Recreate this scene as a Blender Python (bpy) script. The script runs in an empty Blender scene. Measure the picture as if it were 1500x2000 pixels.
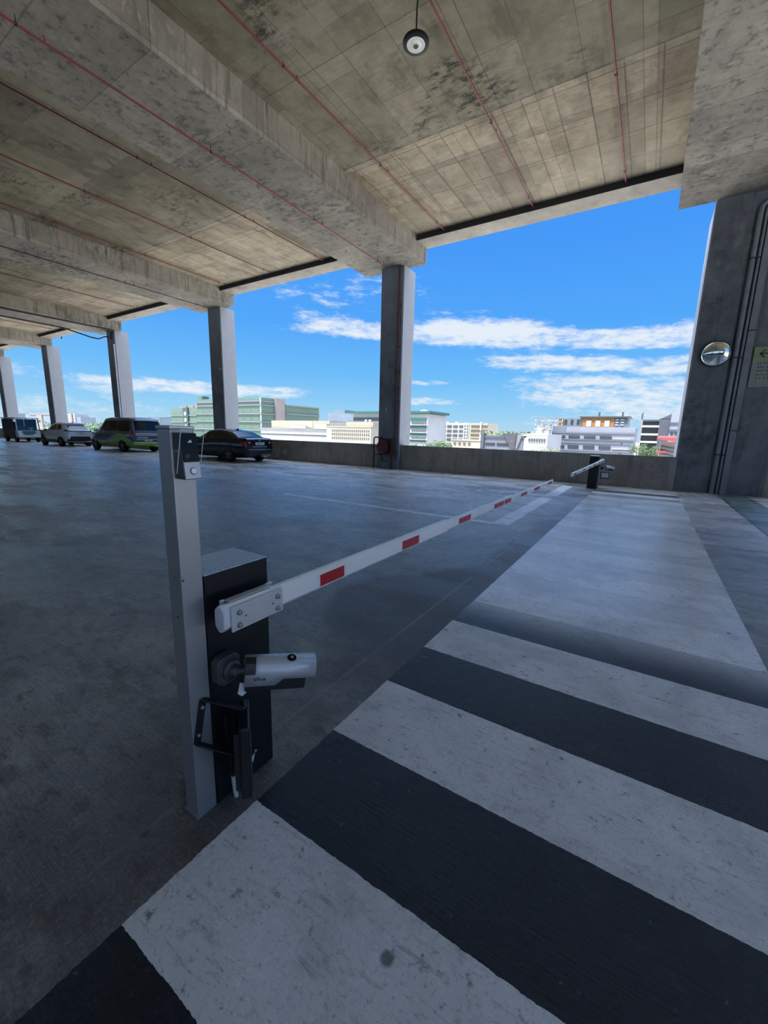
import bpy, bmesh, math, random
from mathutils import Vector, Matrix
random.seed(7)
sc = bpy.context.scene
COL = sc.collection
PI = math.pi

# ------------------------------------------------------------------ materials
def nt(m):
    m.use_nodes = True
    return m.node_tree
class G:
    """small node-graph helper"""
    def __init__(s, tree): s.t = tree
    def n(s, typ, **kw):
        d = s.t.nodes.new(typ)
        for k, v in kw.items(): setattr(d, k, v)
        return d
    def put(s, sock, v):
        if v is None: return
        if hasattr(v, 'is_linked') or hasattr(v, 'links'): s.t.links.new(v, sock)
        else: sock.default_value = v
    def math(s, op, a, b=None, c=None, clamp=False):
        d = s.n('ShaderNodeMath', operation=op); d.use_clamp = clamp
        s.put(d.inputs[0], a); s.put(d.inputs[1], b); s.put(d.inputs[2], c)
        return d.outputs[0]
    def noise(s, vec, scale, detail=4, rough=.55, dist=0):
        d = s.n('ShaderNodeTexNoise'); s.put(d.inputs['Vector'], vec)
        d.inputs['Scale'].default_value = scale; d.inputs['Detail'].default_value = detail
        d.inputs['Roughness'].default_value = rough; d.inputs['Distortion'].default_value = dist
        return d.outputs['Fac']
    def voro(s, vec, scale):
        d = s.n('ShaderNodeTexVoronoi'); s.put(d.inputs['Vector'], vec); d.inputs['Scale'].default_value = scale
        return d.outputs['Distance']
    def ramp(s, fac, stops, interp='LINEAR'):
        d = s.n('ShaderNodeValToRGB'); d.color_ramp.interpolation = interp
        e = d.color_ramp.elements
        while len(e) < len(stops): e.new(.5)
        for i, (p, c) in enumerate(stops):
            e[i].position = p
            e[i].color = (c, c, c, 1) if not isinstance(c, (tuple, list)) else (*c[:3], 1)
        s.put(d.inputs[0], fac)
        return d.outputs[0]
    def sstep(s, v, a, b):
        if a > b: return s.math('SUBTRACT', 1., s.sstep(v, b, a))
        d = s.n('ShaderNodeMapRange', interpolation_type='SMOOTHSTEP')
        s.put(d.inputs[0], v); d.inputs[1].default_value = a; d.inputs[2].default_value = b
        d.inputs[3].default_value = 0; d.inputs[4].default_value = 1
        return d.outputs[0]
    def mix(s, fac, a, b, blend='MIX'):
        d = s.n('ShaderNodeMix', data_type='RGBA', blend_type=blend)
        s.put(d.inputs[0], fac)
        for i, v in ((6, a), (7, b)):
            if isinstance(v, (tuple, list)): d.inputs[i].default_value = (*v[:3], 1)
            else: s.put(d.inputs[i], v)
        return d.outputs[2]
    def mapping(s, vec, scale=(1, 1, 1), rot=(0, 0, 0), loc=(0, 0, 0)):
        d = s.n('ShaderNodeMapping'); s.put(d.inputs[0], vec)
        d.inputs[1].default_value = loc; d.inputs[2].default_value = rot; d.inputs[3].default_value = scale
        return d.outputs[0]
    def sep(s, vec):
        d = s.n('ShaderNodeSeparateXYZ'); s.put(d.inputs[0], vec); return d.outputs
    def comb(s, x, y, z):
        d = s.n('ShaderNodeCombineXYZ'); s.put(d.inputs[0], x); s.put(d.inputs[1], y); s.put(d.inputs[2], z); return d.outputs[0]
    def bump(s, h, strength, dist=.01):
        d = s.n('ShaderNodeBump'); d.inputs['Strength'].default_value = strength; d.inputs['Distance'].default_value = dist
        s.put(d.inputs['Height'], h); return d.outputs[0]
def base(name):
    m = bpy.data.materials.new(name); t = nt(m); t.nodes.clear()
    g = G(t); out = g.n('ShaderNodeOutputMaterial'); b = g.n('ShaderNodeBsdfPrincipled')
    t.links.new(b.outputs[0], out.inputs[0])
    return m, g, b
MATS = {}
def mat(name, col, rough=.5, metal=0., spec=.5, var=.12, vs=6., bump=0., coat=0.):
    """plain surface with a little procedural tone variation"""
    if name in MATS: return MATS[name]
    m, g, b = base(name)
    tc = g.n('ShaderNodeTexCoord').outputs['Object']
    nz = g.noise(tc, vs, 3)
    f = g.sstep(nz, .3, .7)
    lo = [c * (1 - var) for c in col]; hi = [min(1, c * (1 + var)) for c in col]
    g.put(b.inputs['Base Color'], g.mix(f, lo, hi))
    b.inputs['Roughness'].default_value = rough; b.inputs['Metallic'].default_value = metal
    b.inputs['Specular IOR Level'].default_value = spec
    b.inputs['Coat Weight'].default_value = coat
    if bump: g.put(b.inputs['Normal'], g.bump(g.noise(tc, vs * 12, 3), bump, .003))
    MATS[name] = m
    return m
def glass(name, col=(.8, .9, .9), rough=.03, alpha=.25):
    if name in MATS: return MATS[name]
    m = bpy.data.materials.new(name); t = nt(m); t.nodes.clear(); g = G(t)
    out = g.n('ShaderNodeOutputMaterial'); tr = g.n('ShaderNodeBsdfTransparent'); gl = g.n('ShaderNodeBsdfGlossy')
    tr.inputs[0].default_value = (*col, 1); gl.inputs['Roughness'].default_value = rough
    mx = g.n('ShaderNodeMixShader'); mx.inputs[0].default_value = alpha * .4
    t.links.new(tr.outputs[0], mx.inputs[1]); t.links.new(gl.outputs[0], mx.inputs[2]); t.links.new(mx.outputs[0], out.inputs[0])
    MATS[name] = m
    return m

def concrete(name, lo, mid, hi, seams='none', stain=1.0, streak=0., rough=.85, dark=(.035, .035, .033)):
    m, g, b = base(name)
    P = g.n('ShaderNodeTexCoord').outputs['Object']
    X, Y, Z = g.sep(P)
    n1 = g.noise(P, .5, 6, .6, .1)
    n2 = g.noise(P, 2.6, 8, .68, .1)
    n3 = g.noise(P, 28, 4, .6)
    c = g.ramp(g.math('ADD', g.math('MULTIPLY', n1, .6), g.math('MULTIPLY', n2, .4)), [(.34, lo), (.5, mid), (.66, hi)])
    height = g.math('MULTIPLY', n3, .25)
    if seams != 'none':
        # formwork sheets: each board its own tone, thin joints between them
        if seams == 'ceiling': v = g.comb(Y, X, 0.)
        else: v = g.comb(Y, Z, 0.)
        wob = g.mapping(v)
        br = g.n('ShaderNodeTexBrick'); br.offset = .5; br.squash = 1
        g.put(br.inputs['Vector'], wob)
        br.inputs['Color1'].default_value = (.86, .86, .86, 1); br.inputs['Color2'].default_value = (1.1, 1.1, 1.1, 1)
        br.inputs['Mortar'].default_value = (.55, .55, .55, 1)
        br.inputs['Scale'].default_value = 1; br.inputs['Brick Width'].default_value = 1.83; br.inputs['Row Height'].default_value = .92
        br.inputs['Mortar Size'].default_value = .008; br.inputs['Mortar Smooth'].default_value = .3
        c = g.mix(1., c, br.outputs['Color'], 'MULTIPLY')
        b2 = g.n('ShaderNodeTexBrick'); b2.offset = 0
        g.put(b2.inputs['Vector'], g.mapping(v, loc=(.4, .7, 0)))
        b2.inputs['Color1'].default_value = (.74, .74, .73, 1); b2.inputs['Color2'].default_value = (1.16, 1.15, 1.12, 1)
        b2.inputs['Mortar'].default_value = (.6, .6, .6, 1)
        b2.inputs['Scale'].default_value = 1; b2.inputs['Brick Width'].default_value = 3.66; b2.inputs['Row Height'].default_value = 2.75
        b2.inputs['Mortar Size'].default_value = .012
        c = g.mix(.85, c, b2.outputs['Color'], 'MULTIPLY')
        height = g.math('ADD', height, g.math('MULTIPLY', br.outputs['Fac'], -.6))
        # fine board grain in strips across the bay
        gr = g.noise(g.mapping(P, scale=(1.2, 9, 9)), 1.6, 5, .7)
        c = g.mix(g.math('MULTIPLY', g.sstep(gr, .45, .75), .35), c, [q * .6 for q in mid])
    if stain:
        # mould and laitance: broad patches broken up by fine, slightly board-wise mottling
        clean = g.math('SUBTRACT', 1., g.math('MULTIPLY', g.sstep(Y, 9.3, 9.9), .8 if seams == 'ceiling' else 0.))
        s1 = g.noise(g.mapping(P, loc=(3.1, 7.7, 1.3), scale=(1, .75, 1)), .42, 4, .6, .15)
        s2 = g.noise(g.mapping(P, scale=(1., 2.2, 1)), 3.2, 9, .74, .1)
        s3 = g.noise(g.mapping(P, loc=(9, 2, 4), scale=(1.6, .8, 1)), 1.1, 8, .68, .1)
        sm = g.math('MULTIPLY', g.math('MULTIPLY', g.sstep(s1, .49, .62), g.sstep(s2, .44, .60)), clean)
        c = g.mix(g.math('MULTIPLY', sm, .72 * stain, clamp=True), c, dark)
        c = g.mix(g.math('MULTIPLY', g.sstep(s3, .50, .68), .55 * stain, clamp=True), c, [q * .45 for q in mid])
        pale = g.math('MULTIPLY', g.sstep(s3, .46, .34), g.sstep(s2, .5, .4))
        c = g.mix(g.math('MULTIPLY', pale, .35), c, [min(1, q * 1.25) for q in hi])
        spk = g.sstep(g.voro(P, 7.), .10, .05)
        c = g.mix(g.math('MULTIPLY', spk, .4), c, dark)
    if seams == 'ceiling':
        # two pours: a dirtier olive one inland, a cleaner pinkish one with small boards along the open side
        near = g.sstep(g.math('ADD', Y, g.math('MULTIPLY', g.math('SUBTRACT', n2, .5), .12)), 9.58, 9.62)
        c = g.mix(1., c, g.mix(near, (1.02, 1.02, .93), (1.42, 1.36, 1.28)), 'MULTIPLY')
        b3 = g.n('ShaderNodeTexBrick'); b3.offset = 0.
        g.put(b3.inputs['Vector'], g.comb(X, Y, 0.))
        b3.inputs['Color1'].default_value = (.84, .84, .84, 1); b3.inputs['Color2'].default_value = (1.12, 1.1, 1.08, 1); b3.inputs['Mortar'].default_value = (.55, .54, .53, 1)
        b3.inputs['Scale'].default_value = 1; b3.inputs['Brick Width'].default_value = .61; b3.inputs['Row Height'].default_value = .98; b3.inputs['Mortar Size'].default_value = .014
        c = g.mix(g.math('MULTIPLY', near, .9), c, g.mix(1., c, b3.outputs['Color'], 'MULTIPLY'))
        ln = g.sstep(g.math('ABSOLUTE', g.math('SUBTRACT', Y, 9.6)), .03, .008)
        c = g.mix(g.math('MULTIPLY', ln, .7), c, (.04, .037, .03))
        band = g.math('LESS_THAN', g.math('FRACT', g.math('DIVIDE', g.math('ADD', Y, .55), 3.3)), .11)
        c = g.mix(g.math('MULTIPLY', g.math('MULTIPLY', band, g.sstep(s3, .62, .4)), .5), c, hi)
    if streak:
        st = g.noise(g.mapping(P, scale=(4.5, 4.5, .35)), 1.4, 5, .7)
        c = g.mix(g.math('MULTIPLY', g.sstep(st, .5, .68), streak), c, dark)
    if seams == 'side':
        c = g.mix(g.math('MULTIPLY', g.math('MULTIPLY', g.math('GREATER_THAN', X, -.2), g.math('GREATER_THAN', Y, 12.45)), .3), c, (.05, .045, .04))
    g.put(b.inputs['Base Color'], c)
    b.inputs['Roughness'].default_value = rough; b.inputs['Specular IOR Level'].default_value = .25
    g.put(b.inputs['Normal'], g.bump(height, .35, .02))
    return m

M_CEIL = concrete('concrete_ceiling', (.20, .176, .13), (.31, .275, .208), (.40, .36, .28), 'ceiling', stain=1.25)
M_BEAM = concrete('concrete_beam', (.23, .212, .175), (.335, .308, .252), (.43, .395, .33), 'side', stain=.75, streak=.55)
M_EDGE = concrete('concrete_edge_beam', (.27, .245, .2), (.38, .345, .28), (.47, .43, .355), 'none', stain=.6)
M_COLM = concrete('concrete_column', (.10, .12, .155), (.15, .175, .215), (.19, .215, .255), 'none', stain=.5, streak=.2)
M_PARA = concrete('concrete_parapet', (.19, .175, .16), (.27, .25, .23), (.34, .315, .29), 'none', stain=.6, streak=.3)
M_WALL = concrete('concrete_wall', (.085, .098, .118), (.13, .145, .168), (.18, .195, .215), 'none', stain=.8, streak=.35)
M_PAINTW = mat('painted_white_column_face', (.32, .32, .33), .6, var=.04, vs=2)

def floor_material():
    m, g, b = base('floor_concrete_and_paint')
    P = g.n('ShaderNodeTexCoord').outputs['Object']
    X, Y, Z = g.sep(P)
    wob = g.math('MULTIPLY', g.math('SUBTRACT', g.noise(P, 22, 5, .7), .5), .018)
    Xe = g.math('ADD', X, wob); Ye = g.math('ADD', Y, wob)
    def gt(a, v): return g.math('GREATER_THAN', a, v)
    def lt(a, v): return g.math('LESS_THAN', a, v)
    def mul(*a):
        r = a[0]
        for q in a[1:]: r = g.math('MULTIPLY', r, q)
        return r
    def rect(x0, x1, y0, y1): return mul(gt(Xe, x0), lt(Xe, x1), gt(Ye, y0), lt(Ye, y1))
    # bare concrete
    n1 = g.noise(g.mapping(P, scale=(.7, 1.2, 1)), .55, 7, .66, .15)
    n2 = g.noise(P, 3.2, 8, .72, .1)
    n3 = g.noise(P, 40, 3, .6)
    broom = g.noise(g.mapping(P, scale=(2.2, 60, 1), rot=(0, 0, .12)), 1.7, 4, .75)
    conc = g.ramp(g.math('ADD', g.math('MULTIPLY', n1, .55), g.math('MULTIPLY', n2, .45)),
                  [(.36, (.135, .126, .116)), (.5, (.262, .248, .230)), (.64, (.40, .382, .355))])
    conc = g.mix(g.math('MULTIPLY', g.sstep(broom, .45, .7), .3), conc, (.06, .058, .055))
    # damp, dirty strip beside the crossing
    edge = mul(g.sstep(X, -2.3, -1.35), lt(X, -1.1), g.sstep(g.noise(P, 1.1, 7, .7, .15), .36, .55))
    conc = g.mix(g.math('MULTIPLY', edge, .6), conc, (.045, .038, .03))
    stn = g.math('MULTIPLY', g.sstep(g.noise(g.mapping(P, loc=(2.3, .4, 0)), .7, 7, .68, .2), .5, .62), g.sstep(Y, 11.5, 6.5))
    conc = g.mix(g.math('MULTIPLY', stn, .6), conc, (.05, .047, .043))
    # dark tyre-and-damp sweep running along the crossing edge and bulging out under the boom
    q = g.math('DIVIDE', g.math('SUBTRACT', Y, 2.9), .85)
    xu = g.math('SUBTRACT', g.math('ADD', -1.52, g.math('MULTIPLY', Y, .012)), g.math('MULTIPLY', .80, g.math('EXPONENT', g.math('MULTIPLY', g.math('MULTIPLY', q, q), -1.))))
    blob = g.sstep(g.math('ADD', g.math('SUBTRACT', X, xu), g.math('MULTIPLY', g.math('SUBTRACT', n2, .5), .7)), -.06, .10)
    blob = mul(blob, lt(X, -1.12), g.sstep(Y, 1.5, 2.4), g.sstep(Y, 12.5, 8.))
    conc = g.mix(g.math('MULTIPLY', blob, .72), conc, (.05, .045, .04))
    grit = g.noise(P, 75, 5, .75)
    conc = g.mix(g.math('MULTIPLY', g.sstep(grit, .50, .66), .45), conc, (.05, .047, .042))
    conc = g.mix(g.math('MULTIPLY', g.sstep(grit, .48, .34), .25), conc, (.5, .48, .45))
    mott = g.noise(g.mapping(P, scale=(1, 1.7, 1), rot=(0, 0, .3)), 7.5, 9, .78, .1)
    conc = g.mix(g.math('MULTIPLY', g.sstep(mott, .51, .63), .6), conc, (.065, .06, .053))
    mot2 = g.noise(g.mapping(P, scale=(.8, 1.6, 1), rot=(0, 0, -.2), loc=(4, 1, 0)), 1.9, 10, .76, .1)
    conc = g.mix(g.math('MULTIPLY', g.sstep(mot2, .50, .62), .55), conc, (.075, .068, .06))
    jx = g.math('ABSOLUTE', g.math('ADD', Xe, 1.36))
    joint = g.math('MULTIPLY', lt(jx, .012), g.sstep(g.noise(P, 2., 3), .4, .5))
    conc = g.mix(g.math('MULTIPLY', joint, .35), conc, (.28, .27, .26))
    # sky sheen put into the slab colour, lighter towards the open side
    sheen_lift = g.math('ADD', 1., g.math('MULTIPLY', g.sstep(Y, 3.5, 9.), .42))
    conc = g.mix(1., conc, g.comb(sheen_lift, sheen_lift, sheen_lift), 'MULTIPLY')
    # zebra crossing
    zb = mul(gt(Xe, -1.125), lt(Xe, .815), lt(Y, 13.1))
    ph = g.math('FRACT', g.math('MULTIPLY', g.math('SUBTRACT', Ye, .40), 1 / .965))
    white = mul(zb, lt(ph, .513))
    black = mul(zb, g.math('SUBTRACT', 1., lt(ph, .513)))
    # other white paint
    dash = g.math('MAXIMUM', rect(-2.03, -1.76, 6.56, 10.25), rect(-2.03, -1.74, 10.75, 13.2))
    line = rect(-6.9, -2.0, 6.52, 6.66)
    faint = g.math('MAXIMUM', dash, line)
    far = g.math('MAXIMUM', rect(-40, -7.2, 9.6, 9.72), rect(-40, -16, 7.1, 7.22))
    faint = g.math('MAXIMUM', faint, g.math('MULTIPLY', far, .7))
    wear1 = g.noise(g.mapping(P, scale=(1, 2.2, 1)), 5.5, 7, .78, .4)
    chips = g.noise(P, 16, 5, .75, .3)
    whitecol = g.ramp(g.noise(P, 1.7, 6, .7, .5), [(.3, (.50, .50, .485)), (.5, (.70, .70, .68)), (.68, (.82, .82, .80))])
    whitecol = g.mix(g.math('MULTIPLY', g.sstep(chips, .58, .70), .75), whitecol, (.10, .095, .085))
    whitecol = g.mix(g.math('MULTIPLY', g.sstep(grit, .54, .66), .38), whitecol, (.16, .155, .145))
    whitecol = g.mix(g.math('MULTIPLY', g.sstep(mott, .54, .68), .42), whitecol, (.24, .235, .22))
    wb = g.math('ADD', 1., g.math('MULTIPLY', g.sstep(Y, 2.6, 4.5), .18))  # sky sheen put into the white paint, lighter further out
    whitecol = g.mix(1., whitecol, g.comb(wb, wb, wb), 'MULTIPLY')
    scr = g.noise(g.mapping(P, scale=(2.2, 15, 1), rot=(0, 0, -.05)), 2.6, 7, .74)
    whitecol = g.mix(g.math('MULTIPLY', g.sstep(scr, .56, .66), .45), whitecol, (.20, .195, .185))
    blackcol = g.ramp(g.noise(P, 2.4, 6, .75, .4), [(.3, (.006, .007, .010)), (.55, (.011, .013, .018)), (.75, (.03, .031, .036))])
    blackcol = g.mix(g.math('MULTIPLY', g.sstep(chips, .62, .70), .4), blackcol, (.17, .165, .155))
    ridge = g.noise(g.mapping(P, scale=(2.2, 60, 1), rot=(0, 0, .03)), 2.1, 4, .75)
    blackcol = g.mix(g.math('MULTIPLY', g.sstep(ridge, .58, .70), .35), blackcol, (.06, .062, .068))
    blackcol = g.mix(g.math('MULTIPLY', g.sstep(g.noise(P, 120, 3, .6), .66, .74), .4), blackcol, (.2, .2, .19))
    # scuffing plus sky sheen put into the black paint beyond the first crossing stripes
    worn_sheen = g.math('MULTIPLY', g.math('MULTIPLY', g.sstep(Y, 2.85, 3.5), g.sstep(Y, 13.4, 10.5)), g.sstep(wear1, .22, .38))
    blackcol = g.mix(g.math('MULTIPLY', worn_sheen, .95), blackcol, g.mix(.18, whitecol, (.45, .45, .44)))
    wearw = g.sstep(wear1, .70, .60)
    col = g.mix(g.math('MULTIPLY', white, g.math('ADD', g.math('MULTIPLY', wearw, .75), .25)), conc, whitecol)
    col = g.mix(black, col, blackcol)
    col = g.mix(g.math('MULTIPLY', faint, g.math('ADD', g.math('MULTIPLY', g.sstep(wear1, .62, .42), .6), .35)), col, (.80, .80, .79))
    # dark green strip between two black joints
    green = rect(1.75, 2.36, -3, 14.35)
    col = g.mix(g.math('MULTIPLY', green, .85), col, (.05, .085, .08))
    jl = g.math('MAXIMUM', lt(g.math('ABSOLUTE', g.math('SUBTRACT', X, 1.74)), .018), lt(g.math('ABSOLUTE', g.math('SUBTRACT', X, 2.36)), .018))
    col = g.mix(jl, col, (.006, .007, .008))
    # pock marks and spots
    spots = g.sstep(g.voro(g.mapping(P, loc=(1.7, 2.2, 0)), 2.1), .055, .03)
    col = g.mix(g.math('MULTIPLY', spots, .75), col, (.04, .036, .03))
    fine = g.sstep(g.noise(P, 55, 3, .6), .60, .72)
    col = g.mix(g.math('MULTIPLY', fine, .35), col, (.05, .05, .05))
    g.put(b.inputs['Base Color'], col)
    # polish: wet / worn patches
    wet = g.sstep(g.noise(g.mapping(P, scale=(.55, 1.5, 1)), .8, 7, .65, .3), .42, .62)
    r0 = g.math('SUBTRACT', .37, g.math('MULTIPLY', wet, .19))
    r0 = g.math('ADD', r0, g.math('MULTIPLY', g.math('SUBTRACT', n3, .5), .12))
    zfar = g.math('MULTIPLY', zb, g.sstep(Y, 2.4, 4.))
    r0 = g.math('SUBTRACT', r0, g.math('ADD', g.math('MULTIPLY', zb, .10), g.math('MULTIPLY', zfar, .10)))
    r0 = g.math('ADD', r0, g.math('MULTIPLY', blob, .12))
    g.put(b.inputs['Roughness'], g.math('MAXIMUM', r0, .14))
    g.put(b.inputs['Specular IOR Level'], g.math('ADD', .42, g.math('MULTIPLY', g.sstep(Y, 1.6, 5.5), .62)))
    h = g.math('ADD', g.math('MULTIPLY', broom, .6), g.math('MULTIPLY', grit, .30))
    h = g.math('ADD', h, g.math('MULTIPLY', g.math('ADD', n2, g.math('MULTIPLY', mott, .5)), .5))
    h = g.math('SUBTRACT', h, g.math('MULTIPLY', spots, .5))
    g.put(b.inputs['Normal'], g.bump(g.math('MULTIPLY', h, g.math('SUBTRACT', 1., g.math('MULTIPLY', zfar, .6))), .62, .012))
    return m
M_FLOOR = floor_material()

M_STEEL = mat('brushed_aluminium', (.37, .38, .39), .42, .6, var=.06, vs=3, bump=.05)
M_STEELCAP = mat('aluminium_cap', (.45, .46, .47), .4, .8, var=.05)
M_BLACKP = mat('black_powder_coat', (.007, .007, .009), .45, 0, .35, var=.2, vs=30, bump=.25)
M_CABTOP = mat('lid_sky_sheen_coat', (.44, .53, .64), .4, .1, .6, var=.15, vs=60, bump=.5)  # sky reflection on the cabinet top put into the lid colour
M_BOOM = mat('boom_white_aluminium', (.82, .82, .80), .3, .1, .5, var=.04, vs=3)
M_PLATE = mat('boom_clamp_silver', (.68, .69, .69), .35, .5, .5, var=.05)
M_CAPW = mat('lilac_white_plastic', (.66, .66, .74), .4, 0, .4, var=.04)
M_RED = mat('red_reflective_tape', (.42, .012, .02), .35, 0, .5, var=.12, vs=40)
M_WHITE = mat('white_tape', (.7, .7, .7), .4, 0, .4, var=.04)
M_BOLT = mat('zinc_bolt', (.42, .43, .42), .3, .9, var=.1)
M_CAMG = mat('silver_camera_paint', (.48, .50, .53), .36, .35, .5, var=.05)
M_CAMD = mat('dark_grey_cast_metal', (.085, .09, .095), .45, .4, .5, var=.1)
M_BLACK = mat('black_plastic', (.010, .010, .011), .35, 0, .5, var=.1)
M_GBLACK = mat('black_gloss_panel', (.004, .004, .006), .18, 0, .2, var=.05)
M_RUBBER = mat('black_rubber', (.014, .014, .014), .75, 0, .3, var=.2)
M_PVC = mat('white_pvc', (.6, .6, .58), .4, 0, .4, var=.05)
M_REDPIPE = mat('red_painted_pipe', (.20, .036, .04), .45, 0, .4, var=.2, vs=3)
M_DRED = mat('dark_red_painted_pipe', (.075, .016, .022), .5, 0, .35, var=.2, vs=3)
M_DPIPE = mat('dark_iron_pipe', (.02, .02, .022), .5, .2, .4, var=.2)
M_GPIPE = mat('grey_painted_pipe', (.16, .18, .21), .5, 0, .35, var=.12, vs=3)
M_LAMPB = mat('black_lamp_housing', (.012, .012, .012), .4, .3, .5)
M_LAMPW = mat('pearl_lamp_lens', (.75, .75, .66), .45, 0, .4, var=.06)
for m_, e_ in ((M_LAMPW, .16),):
    b_ = next(n for n in m_.node_tree.nodes if n.type == 'BSDF_PRINCIPLED')
    b_.inputs['Emission Color'].default_value = (1, 1, .86, 1); b_.inputs['Emission Strength'].default_value = e_
M_LAMPC = mat('grey_lamp_centre', (.12, .12, .10), .5)
M_MIRROR = mat('mirror_chrome', (.75, .78, .78), .03, 1., .5, var=.02)
M_SIGN = mat('pale_green_sign_board', (.20, .25, .13), .55, 0, .3, var=.08)
M_SIGNP = mat('pale_paper_panel', (.20, .23, .215), .6, 0, .3, var=.06)
M_INK = mat('dark_sign_ink', (.02, .035, .05), .6)
M_CLEAR = glass('clear_plastic', (.93, .95, .95), .05, .15)
M_EDGEP = mat('clear_plastic_rim', (.7, .73, .75), .25, 0, .5)

# ------------------------------------------------------------------ mesh helpers
ORG = {}
class MB:
    def __init__(s): s.v = []; s.f = []
    def add(s, vs, fs):
        o = len(s.v); s.v += [Vector(v) for v in vs]; s.f += [tuple(i + o for i in f) for f in fs]; return s
    def box(s, x0, x1, y0, y1, z0, z1):
        return s.add([(x0, y0, z0), (x1, y0, z0), (x1, y1, z0), (x0, y1, z0), (x0, y0, z1), (x1, y0, z1), (x1, y1, z1), (x0, y1, z1)],
                     [(0, 3, 2, 1), (4, 5, 6, 7), (0, 1, 5, 4), (1, 2, 6, 5), (2, 3, 7, 6), (3, 0, 4, 7)])
    def obox(s, c, ax, ay, az, hx, hy, hz):
        c = Vector(c); ax, ay, az = Vector(ax).normalized() * hx, Vector(ay).normalized() * hy, Vector(az).normalized() * hz
        vs = [c + ax * a + ay * b + az * d for d in (-1, 1) for a, b in ((-1, -1), (1, -1), (1, 1), (-1, 1))]
        return s.add(vs, [(0, 3, 2, 1), (4, 5, 6, 7), (0, 1, 5, 4), (1, 2, 6, 5), (2, 3, 7, 6), (3, 0, 4, 7)])
    def prism(s, poly, d):
        """closed polygon (3D points, planar) pushed along vector d"""
        n = len(poly); d = Vector(d); a = [Vector(p) for p in poly]
        return s.add(a + [p + d for p in a], [tuple(range(n - 1, -1, -1)), tuple(range(n, 2 * n))] + [(i, (i + 1) % n, n + (i + 1) % n, n + i) for i in range(n)])
    def tube(s, pts, r, seg=10, cap=True):
        pts = [Vector(p) for p in pts]; n = len(pts); rs = r if isinstance(r, (list, tuple)) else [r] * n
        vs = []; prev = None
        for i, p in enumerate(pts):
            t = (pts[min(i + 1, n - 1)] - pts[max(i - 1, 0)]).normalized()
            if prev is None:
                u = t.orthogonal().normalized()
            else:
                u = (prev - t * prev.dot(t)).normalized()
            prev = u; w = t.cross(u)
            vs += [p + (u * math.cos(2 * PI * k / seg) + w * math.sin(2 * PI * k / seg)) * rs[i] for k in range(seg)]
        fs = [(i * seg + k, i * seg + (k + 1) % seg, (i + 1) * seg + (k + 1) % seg, (i + 1) * seg + k) for i in range(n - 1) for k in range(seg)]
        if cap: fs += [tuple(range(seg - 1, -1, -1)), tuple(range((n - 1) * seg, n * seg))]
        return s.add(vs, fs)
    def lathe(s, c, axis, prof, seg=24):
        """prof: (radius, height along axis)"""
        c = Vector(c); t = Vector(axis).normalized(); u = t.orthogonal().normalized(); w = t.cross(u)
        vs = [c + t * h + (u * math.cos(2 * PI * k / seg) + w * math.sin(2 * PI * k / seg)) * r for r, h in prof for k in range(seg)]
        n = len(prof)
        fs = [(i * seg + k, i * seg + (k + 1) % seg, (i + 1) * seg + (k + 1) % seg, (i + 1) * seg + k) for i in range(n - 1) for k in range(seg)]
        fs += [tuple(range(seg - 1, -1, -1)), tuple(range((n - 1) * seg, n * seg))]
        return s.add(vs, fs)
    def quad(s, a, b, c, d): return s.add([a, b, c, d], [(0, 1, 2, 3)])
    def build(s, name, m, parent=None, bevel=0., smooth=False, seg=2):
        me = bpy.data.meshes.new(name)
        o0 = ORG.get(parent.name, Vector()) if parent else Vector()
        me.from_pydata([v - o0 for v in s.v], [], s.f); me.validate()
        bm = bmesh.new(); bm.from_mesh(me); bmesh.ops.recalc_face_normals(bm, faces=bm.faces); bm.to_mesh(me); bm.free()
        me.materials.append(m)
        ob = bpy.data.objects.new(name, me); COL.objects.link(ob)
        if parent: ob.parent = parent; ORG[ob.name] = o0.copy()
        if smooth: me.shade_smooth()
        if bevel:
            md = ob.modifiers.new('bevel', 'BEVEL'); md.width = bevel; md.segments = seg; md.limit_method = 'ANGLE'; md.angle_limit = .6
            if smooth: md.harden_normals = False
        if smooth:
            es = bm_sharp(me)
        return ob
def bm_sharp(me, ang=.7):
    bm = bmesh.new(); bm.from_mesh(me)
    for e in bm.edges:
        if len(e.link_faces) == 2 and e.calc_face_angle(0) > ang: e.smooth = False
    bm.to_mesh(me); bm.free()
def tag(o, label=None, cat=None, group=None, kind=None):
    if label: o['label'] = label
    if cat: o['category'] = cat
    if group: o['group'] = group
    if kind: o['kind'] = kind
    return o
def thing(name, label, cat, loc=(0, 0, 0), group=None, local=False, rz=0):
    o = bpy.data.objects.new(name, None); COL.objects.link(o); o.location = loc; o.rotation_euler = (0, 0, rz)
    o.empty_display_size = .1
    ORG[o.name] = Vector() if local else Vector(loc)
    return tag(o, label, cat, group)
def struct(name, mb, m, label=None, cat=None, **kw):
    return tag(mb.build(name, m, **kw), label, cat, kind='structure')
def copy_tree(o, parent=None):
    c = o.copy(); COL.objects.link(c); c.parent = parent
    for ch in list(o.children): copy_tree(ch, c)
    return c
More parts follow.
